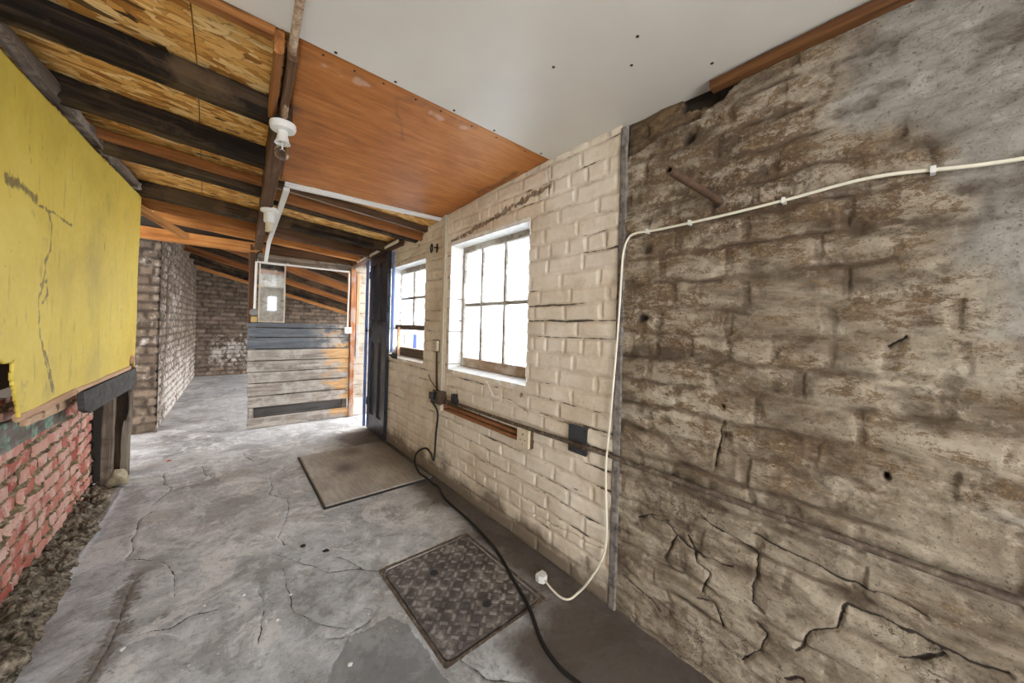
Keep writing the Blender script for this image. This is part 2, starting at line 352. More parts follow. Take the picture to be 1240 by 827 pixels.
c = m.mix(m.rng(m.math('ADD', m.math('MULTIPLY', mid, .6), m.math('MULTIPLY', fine, .4)), .54, .60, 0., .6), c, (.50, .425, .335))
gr = m.math('ADD', m.attr('grey'), m.math('MULTIPLY', m.math('SUBTRACT', mid, .5), 1.2))
c = m.mix(m.rng(gr, .35, .75, 0., .8), c, m.ramp(mid, [(.34, (.11, .10, .088)), (.48, (.24, .225, .20)), (.62, (.36, .34, .305))]))
ye = m.math('ADD', m.attr('ochre'), m.math('MULTIPLY', m.math('SUBTRACT', fine, .5), .8))
c = m.mix(m.rng(ye, .45, .65, 0., .9), c, m.ramp(mot, [(.38, (.05, .03, .017)), (.5, (.13, .085, .045)), (.62, (.23, .15, .08))]))
c = m.mix(m.rng(m.math('ADD', m.attr('joint'), m.math('MULTIPLY', m.math('SUBTRACT', mot, .5), 1.6)), .55, .95, 0., .72), c, (.11, .075, .048))
c = m.mix(m.rng(sc_, .30, .40, .75, 0.), c, (.05, .037, .027))
c = m.mix(m.rng(fine, .32, .43, .7, 0.), c, (.07, .048, .032))
c = m.mix(m.math('MULTIPLY', m.attr('relief_shade'), m.rng(mot, .4, .6, .85, .35)), c, (.075, .05, .033))
zz_ = m.node('ShaderNodeSeparateXYZ', {0: m.obj(rnd=False)}).outputs[2]
wv_ = m.node('ShaderNodeVectorMath', {0: v, 1: m.noise(v, 6, 4, .6, 0, True)}, operation='ADD').outputs[0]
ed = m.math('MINIMUM', m.vor(wv_, 5.5, 'DISTANCE_TO_EDGE'), m.math('MULTIPLY', m.vor(wv_, 11., 'DISTANCE_TO_EDGE'), 1.6))
net = m.math('MULTIPLY', m.rng(m.math('SUBTRACT', m.rng(m.noise(v, 4, 5, .65), .46, .7, -.004, .035), ed), -.004, .006), m.rng(zz_, .55, .85, .85, .0))
c = m.mix(net, c, (.06, .045, .034))
bd = m.math('MULTIPLY', m.math('PINGPONG', m.attr('bed'), .5), .108)
bw = m.math('ADD', m.rng(m.math('ADD', m.attr('gape'), m.math('MULTIPLY', m.math('SUBTRACT', mid, .5), 1.4)), .42, 1.0, -.004, .008), m.math('MULTIPLY', m.math('SUBTRACT', fine, .5), .009))
c = m.mix(m.math('MULTIPLY', m.rng(m.math('SUBTRACT', bw, bd), -.001, .003), .8), c, (.06, .042, .03))
c = m.mix(m.math('MULTIPLY', m.math('MAXIMUM', m.crack(v, -.0002, .0062, .32), m.attr('hole')), .95), c, (.03, .022, .017))
m.base(c); b1 = m.bump(mot, .8, .014); b2 = m.bump(fine, .7, .006, b1); m.bump(sc_, .3, .002, b2)
MROUGH = m.m

m = Mat('red_brick', .85, .2)
v = m.obj(rnd=False)
fine = m.noise(v, 60, 6, .7); mid = m.noise(v, 9, 7, .65, .4); cl = m.noise(v, 28, 6, .7, .5)
c = m.ramp(m.attr('brick'), [(0., (.36, .085, .06)), (.3, (.47, .155, .115)), (.65, (.56, .25, .19)), (1., (.60, .34, .27))])
c = m.mix(m.rng(mid, .47, .56, 0., .65), c, (.68, .50, .42))
c = m.mix(m.rng(fine, .3, .45, .55, 0.), c, (.22, .075, .05))
mort = m.ramp(cl, [(.34, (.045, .033, .02)), (.5, (.17, .125, .07)), (.66, (.36, .29, .19))])
jt = m.math('ADD', m.attr('joint'), m.math('MULTIPLY', m.math('SUBTRACT', cl, .5), .55))
c = m.mix(m.rng(jt, .44, .56), c, mort)
c = m.mix(m.rng(m.math('ADD', m.attr('black'), m.math('MULTIPLY', m.math('SUBTRACT', cl, .5), .8)), .4, .7), c, (.03, .026, .022))
m.base(c); b1 = m.bump(cl, .4, .008); m.bump(fine, .4, .003, b1)
MRED = m.m

m = Mat('limewashed_brick', .85, .2)
v = m.obj(rnd=False); vz = m.obj((1, 1, .22), rnd=False)
fine = m.noise(v, 55, 6, .7); mid = m.noise(v, 9, 9, .74, .15); st = m.noise(vz, 9, 7, .65, .2)
bk = m.ramp(m.math('ADD', m.math('MULTIPLY', m.attr('brick'), .2), m.math('MULTIPLY', mid, .75)), [(.25, (.045, .034, .024)), (.45, (.115, .086, .062)), (.62, (.19, .142, .105)), (.8, (.26, .22, .18))])
wh = m.math('ADD', m.attr('lime'), m.math('ADD', m.math('MULTIPLY', m.math('SUBTRACT', mid, .5), 1.9), m.math('MULTIPLY', m.math('SUBTRACT', st, .5), 1.1)))
c = m.mix(m.rng(wh, .45, .75, 0., .88), bk, m.ramp(fine, [(.3, (.27, .24, .215)), (.6, (.46, .425, .39))]))
c = m.mix(m.math('MULTIPLY', m.attr('joint'), m.rng(mid, .4, .6, .9, .45)), c, (.04, .03, .024))
c = m.mix(m.rng(m.attr('stain'), .3, .7, 0., .85), c, (.05, .035, .018))
m.base(c); b1 = m.bump(mid, .4, .01); m.bump(fine, .4, .004, b1)
MLIME = m.m

m = Mat('yellow_paint', .42, .4)
v = m.obj(rnd=False)
n1 = m.noise(v, 2.2, 5, .6, .3); n2 = m.noise(v, 30, 5, .65)
c = m.ramp(n1, [(.3, (.60, .44, .070)), (.5, (.71, .535, .085)), (.7, (.76, .59, .12))])
gm = m.math('ADD', m.attr('grime'), m.math('MULTIPLY', m.math('SUBTRACT', m.noise(v, 5, 6, .65), .5), .9))
c = m.mix(m.rng(gm, .3, .95, 0., .68), c, (.25, .21, .11))
sv = m.noise(m.obj((1, 1, .16), rnd=False), 30, 4, .6)
c = m.mix(m.rng(sv, .60, .68, 0., .5), c, (.34, .24, .07))
c = m.mix(m.rng(m.noise(v, 6, 8, .75), .60, .66, 0., .45), c, (.40, .31, .12))
c = m.mix(m.rng(m.vor(v, 14, rnd=1.), .03, .05, .85, 0.), c, (.13, .09, .04))
mk = m.math('ADD', m.attr('mark'), m.math('MULTIPLY', m.math('SUBTRACT', m.noise(m.obj((1, 1, .5), rnd=False), 34, 6, .75), .5), 2.4))
c = m.mix(m.rng(mk, .45, .7, 0., .85), c, (.15, .10, .04))
m.base(c); m.rough(m.rng(n2, .3, .7, .34, .55)); m.bump(n1, .12, .01)
MYELLOW = m.m

# oriented strand board: stretched chips lying in several directions
m = Mat('strand_board', .72, .25)
def chips(rot, sx, sy, sc):
    vv = m.obj((sx, sy, 1), (0, 0, rot), rnd=False)
    w = m.node('ShaderNodeVectorMath', {0: vv, 1: m.noise(vv, .9, 2, .5, 0, True)}, operation='ADD').outputs[0]
    return m.vor(w, sc, out='Color'), m.vor(w, sc, 'DISTANCE_TO_EDGE')
ca, ea = chips(.42, 11, 34, 1.); cb, eb = chips(-.45, 12, 36, 1.); cc_, ec = chips(1.15, 12, 34, 1.1)
v = m.obj(rnd=False)
sel = m.node('ShaderNodeSeparateColor', {0: m.vor(m.obj((7, 16, 1), (0, 0, .2), rnd=False), 1.5, out='Color')})
a = m.mix(m.math('GREATER_THAN', sel.outputs[0], .5), ca, cb); a = m.mix(m.math('GREATER_THAN', sel.outputs[1], .74), a, cc_)
e = m.mix(m.math('GREATER_THAN', sel.outputs[0], .5), ea, eb); e = m.mix(m.math('GREATER_THAN', sel.outputs[1], .74), e, ec)
ra = m.node('ShaderNodeSeparateColor', {0: a})
gn = m.noise(m.obj((5, 60, 5), (0, 0, .3), rnd=False), 2, 5, .6)
k = m.math('ADD', m.math('MULTIPLY', ra.outputs[0], .75), m.math('MULTIPLY', gn, .3))
c = m.ramp(k, [(.12, (.30, .115, .022)), (.28, (.56, .26, .06)), (.48, (.76, .41, .115)), (.68, (.86, .54, .19)), (.85, (.92, .68, .33))])
c = m.mix(m.rng(e, 0., .05, .6, 0.), c, (.17, .065, .018))
c = m.mix(m.rng(m.math('ADD', ra.outputs[1], 0.), .965, .985), c, (.07, .035, .015))
m.base(c); m.bump(ra.outputs[2], .25, .004)
MOSB = m.m

m = Mat('stained_plywood', .5, .35)
v = m.obj(rnd=False); vg = m.obj((1.2, 9, 1), rnd=False)
n1 = m.noise(v, 1.6, 5, .6, .5); n2 = m.noise(vg, 2.4, 6, .65, 1.2); n3 = m.noise(v, 14, 6, .7, .6)
c = m.ramp(m.math('ADD', m.math('MULTIPLY', n1, .55), m.math('MULTIPLY', n2, .45)), [(.36, (.24, .072, .013)), (.5, (.42, .148, .028)), (.64, (.55, .23, .06))])
st = m.math('ADD', m.attr('stain'), m.math('MULTIPLY', m.math('SUBTRACT', n3, .5), .9))
c = m.mix(m.rng(st, .35, .85, 0., .75), c, (.12, .055, .035))
pr = m.math('ADD', m.attr('bloom'), m.math('MULTIPLY', m.math('SUBTRACT', n3, .5), .8))
c = m.mix(m.rng(pr, .5, .8, 0., .75), c, (.55, .36, .27))
c = m.mix(m.rng(m.noise(v, 26, 4, .6, .8), .66, .74, 0., .6), c, (.2, .075, .03))
m.base(c); m.bump(n2, .08, .004)
MPLY = m.m

m = Mat('ceiling_paint', .35, .4)
v = m.obj(rnd=False); n = m.noise(v, 1.2, 4, .55); n2 = m.noise(v, 26, 5, .6)
c = m.ramp(n, [(.3, (.60, .565, .51)), (.7, (.70, .67, .61))])
c = m.mix(m.rng(m.vor(v, 5.), .018, .028, .9, 0.), c, (.10, .085, .07))
m.base(c); m.rough(m.rng(n2, .3, .7, .3, .45)); m.bump(n, .1, .02)
MWHITE = m.m
MDARK = plain('dark_boarding', (.035, .028, .022), .9)
MRENDER = plain('white_render', (.62, .60, .56), .85, var=.1)

# ------------------------------------------------------------------ floor
us = steps((-3.2, -.8, .15), (-.8, -.66, .02), (-.66, 1.5, .0065), (1.5, 1.62, .02), (1.62, 5., .25))
vs = steps((-3., .3, .12), (.3, 2.6, .0065), (2.6, 4.4, .010), (4.4, 5.6, .02), (5.6, 10.8, .06))
U, V = np.meshgrid(us, vs); UJ, VJ = jit(U, V, .02, 6, 1)
cd, cm = crackfield(UJ, VJ, FLOOR_CRACKS); ck = np.exp(-(cd / .006) ** 2) * cm
dark = np.zeros(U.shape)
for l, q in zip(FLOOR_DARK, (.72, .36, .40, .30)): dark = np.maximum(dark, inpoly(*jit(U, V, .04, 7, 3), l) * q)
damp = np.maximum(sstep(.40, .0, wx(V) - U - .10 * fbm(U * 3, V * 3, 9, 3)) * .95, sstep(1.32, .85, V - .3 * (U - 1.1) + .12 * fbm(U * 4, V * 4, 19, 3)) * sstep(.80, 1.08, U + .1 * fbm(U * 5, V * 5, 23, 3))) 
damp = np.maximum(damp, sstep(.9, 1.35, U) * sstep(3.1, 4.2, V) * sstep(4.75, 4.2, V))
damp = damp * sstep(4.9, 4.2, V); dark = np.maximum(dark, .22 * sstep(4.1, 4.7, V))
pale = sstep(4.2, 4.9, V) * .05 + sstep(.6, .0, U) * sstep(2.6, 1.6, V) * .22
rub = np.exp(-(polydist(UJ, VJ, FLOOR_CRACKS[4]) / .055) ** 2) * .75 + sstep(-.40, -.56, U) * sstep(4.3, 3.9, V) * .6
lip = np.exp(-(polydist(UJ, VJ, [(-.60, 1.75), (-.545, 2.16), (-.49, 2.9), (-.46, 3.9)]) / .012) ** 2)
hz = .004 * fbm(U * 1.6, V * 1.6, 2, 3) + .0018 * fbm(U * 9, V * 9, 4, 4) - .006 * ck - .004 * rub + .006 * lip - .002 * (dark > .1)
pale = np.maximum(pale, lip * .8)
hz = np.where((np.abs(U - .983) < .262) & (np.abs(V - 1.487) < .332), -.012, hz)
fl = grid('floor', us, vs, lambda a, b: (a, b, hz), dict(crack_d=cd, crack_m=cm, dark=dark, damp=damp, pale=pale, rubbly=rub), MFLOOR)
tag(fl, 'cracked grey concrete floor running the length of the room', 'floor', kind='structure')

# ------------------------------------------------------------------ right wall, painted brick with two windows and the doorway
def right_wall_fields(U, V):
    pr, rnd, dv, du, bed_c = bricks(U, V, .0895, .245, 21, .010, .012, .007, .3)
    jit_n = fbm(U * 5, V * 5, 31, 4)
    gape = .5 + .55 * fbm(U * 2.3, V * 7, 33, 4)
    cd, cm = crackfield(*jit(U, V, .012, 14, 5), PAINT_CRACKS); ck = np.exp(-(cd / .005) ** 2) * cm + np.exp(-(dv / .005) ** 2) * sstep(.45, .9, gape)
    dirt = sstep(.30, .02, V + .12 * jit_n) * .85 + sstep(.2, .0, V) * .3
    dirt = np.maximum(dirt, np.exp(-((U - 2.55) / .16) ** 2 - ((V - .14) / .16) ** 2) * .8)
    dirt = np.maximum(dirt, np.exp(-((U - 2.72) / .05) ** 2) * sstep(.55, .9, V) * sstep(1.3, 1.1, V) * .3)
    fl = np.exp(-(polydist(U, V, [(2.5, 1.985), (1.9, 2.06), (1.55, 2.11), (1.40, 2.12)]) / .035) ** 2) * .72
    fl = np.maximum(fl, np.exp(-((U - 3.15) / .05) ** 2 - ((V - 2.06) / .03) ** 2) * .7)
    fl = np.maximum(fl, np.exp(-((U - 1.35) / .012) ** 2 - ((V - .90) / .012) ** 2) * .9)
    fl = np.maximum(fl, np.exp(-(np.hypot(U - 2.76, V - 1.74) / .035) ** 2) * .6)
    fl = np.maximum(fl, np.exp(-(polydist(U, V, [(3.7, 1.93), (3.2, 2.0)]) / .02) ** 2) * .6)
    fl = np.maximum(fl, np.exp(-(np.hypot(U - 1.60, V - .885) / .018) ** 2) * .95)
    h = .006 * pr + .0030 * fbm(U * 12, V * 12, 41, 4) + .006 * fbm(U * 1.7, V * 1.7, 43, 2) - .010 * ck - .006 * fl
    return h, dict(joint=(1 - pr), brick=rnd, crack_d=cd, crack_m=cm, bed=bed_c, gape=gape, dirt=dirt, flake=fl)
us = steps((.925, 2.6, .0055), (2.6, 4.0, .009), (4.0, 5.2, .03), *[(y, y + .0007, .0007) for y in (WIN1[0], WIN1[1], WIN2[0], WIN2[1], DOOR[0])])
vs = steps((-.03, 2.30, .0060), *[(z, z + .0007, .0007) for z in (WIN1[2], WIN1[3], WIN2[2], WIN2[3], DOOR[3])])
U, V = np.meshgrid(us, vs); hh, at = right_wall_fields(U, V)
def keep(u, v):
    k = np.ones(u.shape, bool)
    for y0, y1, z0, z1 in (WIN1, WIN2, DOOR): k &= ~((u > y0) & (u < y1) & (v > z0) & (v < z1))
    return k
wr = grid('wall_right', us, vs, lambda a, b: (wx(a) - hh, a, b), at, MPAINT, keep)
tag(wr, 'cream painted brick wall with two windows', 'wall', kind='structure')
# brick reveals of the two window openings, and the wall's thickness
def reveal(W, dep, zs_in):
    y0, y1, z0, z1 = W
    for y, sgn in ((y0, 1), (y1, -1)):
        ds = steps((-.004, dep, .012)); zz = steps((z0 - .01, z1 + .01, .007)); U, V = np.meshgrid(ds, zz)
        pr, rnd, dv, du, bed_c = bricks(U + .06, V, .0895, .245, 21, .010, .012, .004)
        h = .005 * pr + .003 * fbm(U * 12, V * 12 + y, 77, 3)
        g = grid('wall_right', ds, zz, lambda a, b: (wx(y) + a, y + sgn * (h - .004), b), dict(crack=np.exp(-(dv / .004) ** 2) * (fbm(U * 3, V * 9, 3, 3) > .15)), MREV)
        tag(g, kind='structure')
m = Mat('white_reveal_paint', .6, .3); v = m.obj(rnd=False)
m.base(m.mix(m.rng(m.attr('crack'), .4, .7), m.ramp(m.noise(v, 18, 5, .6), [(.3, (.62, .59, .54)), (.6, (.80, .79, .76))]), (.08, .06, .04)))
MREV = m.m
reveal(WIN1, .17, 0); reveal(WIN2, .17, 0)
for W in (WIN1, WIN2):
    y0, y1, z0, z1 = W; a, b = wx(y0), wx(y1)
    t = MB().prism([(wx(y0) - .002, y0, z0), (wx(y0) + .30, y0, z0 + .055), (wx(y0) + .30, y0, z0 - .03), (wx(y0) - .002, y0, z0 - .03)], (0, 0, 0), (b - a, y1 - y0, 0))
    tag(t.build('trim_1', MREV), kind='structure')
    t = MB().prism([(wx(y0) - .001, y0, z1), (wx(y0) + .30, y0, z1 - .004), (wx(y0) + .30, y0, z1 + .03), (wx(y0) - .001, y0, z1 + .03)], (0, 0, 0), (b - a, y1 - y0, 0))
    tag(t.build('trim_2', MREV), kind='structure')
# outer leaf so that no daylight leaks round the openings
def outer(lo, hi): tag(MB().box(lo, hi).build('wall_right_outer', MRENDER), kind='structure')
xo0, xo1 = 1.72, 1.80
for lo, hi in [((-3., 1.56), (-.05, 2.6)), ((1.56, 2.51), (-.05, .945)), ((1.56, 2.51), (1.96, 2.6)), ((2.51, 2.97), (-.05, 2.6)), ((2.97, 3.85), (-.05, .945)), ((2.97, 3.85), (1.92, 2.6)), ((3.85, 4.47), (-.05, 2.6)), ((4.47, 5.2), (2.1, 2.6))]:
    outer((xo0, lo[0], hi[0]), (xo1, lo[1], hi[1]))

# ------------------------------------------------------------------ right wall nearest the camera: old flaking brick
ANG = math.atan(SL)
us = steps((-3., -.35, .05), (-.35, .90, .0045)); vs = steps((-.03, 2.32, .0048))
U, V = np.meshgrid(us, vs)
pr, rnd, dv, du, bed_c = bricks(U, V, .108, .27, 57, .012, .016, .018, .25)
n3 = fbm(U * 2.4, V * 3.4, 61, 4); n10 = fbm(U * 9, V * 13, 63, 5)
bare = sstep(.75, 1.25, V + .30 * n3) * .30 + .28 * sstep(.0, .55, n3) + .22 * (rnd - .5) + .30 * np.exp(-((V - 1.1) / .28) ** 2 - ((U - .62) / .28) ** 2)
bare += .35 * np.exp(-((V - 1.95) / .25) ** 2 - ((U - .45) / .5) ** 2)
grey = sstep(.36, .0, U + .3 * (2.15 - V) + .22 * n3) * sstep(1.0, 1.6, V) * .85 + sstep(.1, -.25, U) * .35
bare = bare * (1 - .75 * np.clip(grey, 0, 1)) - .25 * sstep(.75, .45, V)
ochre = inpoly(*jit(U, V, .03, 10, 9), [(.92, 2.08), (.80, 2.13), (.66, 2.15), (.58, 2.14), (.50, 2.19), (.50, 2.4), (.92, 2.4)]) * 1.
ochre = np.maximum(ochre, np.exp(-(np.hypot(U - .80, V - 1.33) / .05) ** 2) * .75); ochre = np.maximum(ochre, np.exp(-(np.hypot(U - .465, V - 1.03) / .018) ** 2))
cd, cm = crackfield(*jit(U, V, .020, 11, 7), WALL_CRACKS); ck = np.exp(-(cd / .006) ** 2) * cm
hole = np.exp(-(np.hypot((U - .80) / 1.8, V - 1.36) / .016) ** 4) + np.exp(-(np.hypot((U - .625) / 1.2, V - 2.085) / .02) ** 4) + np.exp(-(np.hypot(U - .048, (V - .915) / 1.8) / .006) ** 4) + np.exp(-(np.hypot((U - .79) / 1.5, V - 1.66) / .02) ** 4) * .7
hole = np.maximum(hole, inpoly(*jit(U, V, .02, 16, 13), [(.66, 2.215), (.60, 2.195), (.50, 2.19), (.44, 2.225), (.44, 2.4), (.66, 2.4)]) * 1.)
smooth = np.clip(grey, 0, 1) * .6 + .3 * sstep(.6, .3, V)
gape = .52 + .5 * fbm(U * 3.5, V * 9, 66, 4) - .5 * np.clip(grey, 0, 1)
bed = np.exp(-(dv / .009) ** 2) * sstep(.4, .8, gape)
rid = 1 - np.abs(fbm(U * 6, V * 11, 71, 5)) * 2.2
h = (.0055 * pr * (1 - smooth) + .012 * fbm(U * 8, V * 15, 67, 6, .62) * (1 - .3 * smooth) + .0045 * n10 + .005 * rid * (1 - .5 * smooth) + .006 * fbm(U * 1.8, V * 2.5, 69, 2)
     - .009 * ck - .03 * np.clip(hole, 0, 1) - .022 * (ochre > .9) - .006 * bed + .004 * (rnd - .5))
relief_shade = sstep(.05, .55, -(fbm(U * 8, V * 15, 67, 6, .62) + .6 * n10))  # relief shading put into the colour: hollows of the wall turn dark brown
joint = np.clip((1 - pr) * .75 * (1 - smooth) + bed * .5 * (1 - .4 * smooth), 0, 1)
wn = grid('wall_right_near', us, vs, lambda a, b: (wx(a) - h + .006, a, b), dict(bare=bare, grey=grey, ochre=ochre, crack_d=cd, crack_m=cm, hole=np.clip(hole, 0, 1), relief_shade=relief_shade, bed=bed_c, gape=gape, joint=joint), MROUGH)
tag(wn, 'rough flaking brick wall nearest the camera', 'wall', kind='structure')
# rendered strip where the two walls meet
us = steps((.893, .932, .004)); vs = steps((-.02, 2.25, .008)); U, V = np.meshgrid(us, vs)
h = .010 + .006 * fbm(U * 30, V * 14, 81, 4) - .01 * (np.abs(U - .912) > .017)
m = Mat('grey_mortar', .9, .2); v = m.obj(rnd=False)
m.base(m.ramp(m.noise(v, 26, 7, .7), [(.3, (.045, .04, .036)), (.5, (.16, .14, .125)), (.7, (.27, .245, .22))])); m.bump(m.noise(v, 60, 5), .5, .005)
MMORT = m.m
tag(grid('trim_3', us, vs, lambda a, b: (wx(a) - h, a, b), {}, MMORT), kind='structure')

# ------------------------------------------------------------------ left wall: red brick below the yellow board
us = steps((1.62, 1.9, .02), (1.9, 3.3, .0055), (3.3, 4.03, .008)); vs = steps((-.05, .95, .0055)); U, V = np.meshgrid(us, vs)
pr, rnd, dv, du, bed_c = bricks(U, V + .02, .0775, .235, 91, .020, .005, .006, .45, .35)
clod = sstep(.12, .5, fbm(U * 7, V * 9, 93, 4)) * np.exp(-(dv / .016) ** 2)
h = .017 * pr + .004 * fbm(U * 26, V * 26, 95, 3) + .010 * fbm(U * 2, V * 2, 97, 2) + .010 * (rnd - .5) + .026 * clod
wl = grid('wall_left', us, vs, lambda a, b: (XB - .012 + h, a, b), dict(joint=np.maximum(1 - pr, clod), brick=rnd, black=sstep(3.97, 4.0, U)), MRED)
tag(wl, 'low wall of broken red brick below the yellow board', 'wall', kind='structure')
tag(MB().box((-.92, 1.62, .90), (-.80, 4.33, 2.6)).build('wall_left_upper', MDARK), kind='structure')
tag(MB().box((-.92, 4.16, -.05), (-.575, 4.33, .95)).build('wall_left_recess', MDARK), kind='structure')
tag(MB().box((-1.0, 1.62, -.05), (-.66, 4.02, .80)).build('wall_left_core', MDARK), kind='structure')

# ------------------------------------------------------------------ limewashed walls beyond
def lime_wall(name, us, vs, place, seed, lime, stains, label, h0=.098):
    U, V = np.meshgrid(us, vs); pr, rnd, dv, du, bed_c = bricks(U, V, h0, .27, seed, .016, .014, .010, .3)
    st = np.zeros(U.shape)
    for (a, z0, z1, w) in stains: st = np.maximum(st, np.exp(-((U - a) / w) ** 2) * sstep(z0 - .15, z0 + .1, V) * sstep(z1 + .05, z1 - .05, V))
    h = .012 * pr + .006 * fbm(U * 12, V * 12, seed + 3, 4) + .006 * (rnd - .5) + .008 * fbm(U * 2, V * 2, seed + 4, 2) - .03 * st
    o = grid(name, us, vs, lambda a, b: place(a, b, h), dict(joint=1 - pr, brick=rnd, lime=lime(U, V), stain=st), MLIME)
    return tag(o, label, 'wall', kind='structure')
SLF = (.23) / 4.9
lime_wall('wall_left_far', steps((5.60, 7.2, .012), (7.2, 10.65, .03)), steps((-.03, 2.75, .012)), lambda a, b, h: (-.42 + SLF * (a - 5.65) + h, a, b), 131,
          lambda U, V: .36 + .38 * sstep(1.1, .2, V) + .25 * fbm(U * 2, V * .7, 5, 3), [(5.80, 1.35, 2.3, .05), (6.9, 1.2, 2.3, .07), (6.35, .75, 2.0, .10)], 'whitewashed brick side wall of the back room')
lime_wall('wall_left_return', steps((-2.2, -.40, .012)), steps((-.03, 2.45, .012)), lambda a, b, h: (a, 5.65 - h, b), 151,
          lambda U, V: .30 + .25 * fbm(U * 3, V, 9, 3), [], 'end of the whitewashed brick wall facing the camera')
lime_wall('wall_back', steps((-.4, 5.2, .022)), steps((-.03, 3.0, .02)), lambda a, b, h: (a, BR1 - h, b), 171,
          lambda U, V: .02 + .62 * np.exp(-((V - .55) / .42) ** 2) * sstep(-.25, .2, U) + .15 * fbm(U * 2, V * 2, 8, 3), [], 'dark brick end wall with a pale whitewashed band')
# the side of the room that widens out on the left, and the shell behind the camera
tag(MB().box((-2.3, 4.33, -.05), (-2.2, 5.8, 2.6)).build('wall_left_side', MRENDER), kind='structure')
tag(MB().prism([(-2.3, 5.70, -.05), (-.47, 5.70, -.05), (-.25, 10.7, -.05), (-2.3, 10.7, -.05)], (0, 0, 0), (0, 0, 2.75)).build('wall_left_far_core', MDARK), kind='structure')
# ------------------------------------------------------------------ materials of the timbers and fittings
WBLACK = wood('blackened_timber', (.005, .004, .0035), (.017, .012, .009), (.075, .048, .028), stain=((.13, .085, .045), .5), spec=.12, rough=.85).m
WBROWN = wood('red_brown_timber', (.075, .026, .007), (.20, .072, .018), (.33, .14, .04)).m
WNEW = wood('orange_timber', (.17, .058, .012), (.36, .15, .038), (.52, .26, .085)).m
WDARK = wood('dark_brown_timber', (.035, .018, .010), (.085, .043, .022), (.17, .09, .05)).m
WGREY = wood('grey_weathered_timber', (.05, .040, .030), (.16, .13, .10), (.30, .255, .205), stain=((.035, .028, .022), .6), spec=.12).m
WSLATE = wood('slate_grey_plank', (.03, .027, .025), (.068, .063, .060), (.12, .113, .108), knots=False).m
WPINK = wood('bare_pine_edge', (.30, .16, .09), (.50, .31, .19), (.62, .43, .29), knots=False).m
WLIME = wood('limewashed_timber', (.04, .03, .023), (.11, .085, .068), (.24, .195, .16), stain=((.42, .37, .32), .85), spec=.1).m
WLEDGE = wood('ledger_timber', (.05, .02, .008), (.12, .05, .017), (.20, .09, .03)).m
WBACK = wood('back_roof_timber', (.05, .02, .01), (.13, .055, .022), (.26, .12, .05)).m
mm = wood('green_flaking_timber', (.06, .05, .042), (.15, .12, .10), (.24, .20, .17), knots=False)
vv = mm.obj((1, 1, 1)); mm.base(mm.mix(mm.rng(mm.noise(vv, 11, 7, .7, .6), .50, .56), mm.b.inputs['Base Color'].links[0].from_socket, mm.ramp(mm.noise(vv, 40, 4), [(.3, (.10, .16, .12)), (.65, (.27, .38, .29))])))
WGREEN = mm.m
WHITEP = plain('white_plastic', (.66, .65, .62), .4, .45, var=.06, bump=0)
CREAMP = plain('cream_plastic', (.58, .50, .36), .45, .4, var=.15, sc=60)
GREYP = plain('grey_plastic', (.20, .19, .18), .5, .4)
BLACKP = plain('black_plastic', (.013, .013, .014), .42, .4, var=.3)
SLATEP = plain('dark_slate_metal', (.035, .038, .042), .45, .45, var=.3)
RUBBER = plain('black_rubber', (.012, .011, .010), .55, .3, var=.3)
CABLEW = plain('cream_cable', (.68, .63, .52), .5, .35, var=.08)
IRON = plain('rusty_iron', (.075, .047, .032), .7, .35, .3, var=.5, sc=45, bump=.4)
DIRON = plain('dark_iron', (.03, .026, .024), .55, .4, .4, var=.4)
BRASS = plain('old_brass', (.35, .24, .09), .45, .5, .7)
COPPER = plain('brown_varnished_batten', (.26, .105, .042), .5, .4, var=.35, sc=25)
m = Mat('flaked_pipe', .7, .3); v = m.obj(); n = m.noise(v, 60, 6, .7)
m.base(m.mix(m.rng(m.noise(v, 5, 3), .45, .6, .95, .2), (.18, .085, .045), m.ramp(n, [(.35, (.24, .13, .07)), (.6, (.55, .43, .31))]))); m.bump(n, .4, .003); FLAKED = m.m
m = Mat('conduit_rust', .65, .35, .2); v = m.obj((1, 1, 1)); n = m.noise(v, 30, 6, .7, .5)
m.base(m.ramp(n, [(.3, (.045, .032, .024)), (.5, (.11, .08, .058)), (.7, (.28, .23, .18))])); m.bump(n, .4, .003); CONDUIT = m.m
m = Mat('glass_bulb', .03, .5); tr = m.node('ShaderNodeBsdfTransparent', {0: (.93, .93, .92)}); gl = m.node('ShaderNodeBsdfGlossy', {0: (1, 1, 1), 1: .04})
fr = m.node('ShaderNodeLayerWeight', {0: .25}); mx = m.node('ShaderNodeMixShader', {0: m.math('MULTIPLY', fr.outputs['Facing'], .55), 1: tr.outputs[0], 2: gl.outputs[0]}); m.t.links.new(mx.outputs[0], m.N['Material Output'].inputs[0]); GLASS = m.m
def pane_mat(name, clear, tint):
    m = Mat(name, .2, .5); v = m.obj(rnd=False); t = m.N
    tr = m.node('ShaderNodeBsdfTransparent', {0: tint}); tl = m.node('ShaderNodeBsdfTranslucent', {0: (.85, .9, .95)}); df = m.node('ShaderNodeBsdfDiffuse', {0: (.75, .76, .76)}); gl = m.node('ShaderNodeBsdfGlossy', {0: (1, 1, 1), 1: .05})
    a = m.node('ShaderNodeMixShader', {0: .3, 1: tl.outputs[0], 2: df.outputs[0]})
    f = m.rng(m.noise(v, 4.5, 6, .65, .5), .35, .65, max(0, clear - .18), min(1, clear + .18))
    b = m.node('ShaderNodeMixShader', {0: f, 1: a.outputs[0], 2: tr.outputs[0]})
    c = m.node('ShaderNodeMixShader', {0: .05, 1: b.outputs[0], 2: gl.outputs[0]})
    m.t.links.new(c.outputs[0], m.N['Material Output'].inputs[0]); return m.m
PANE = pane_mat('dusty_window_glass', .62, (.86, .92, .97))

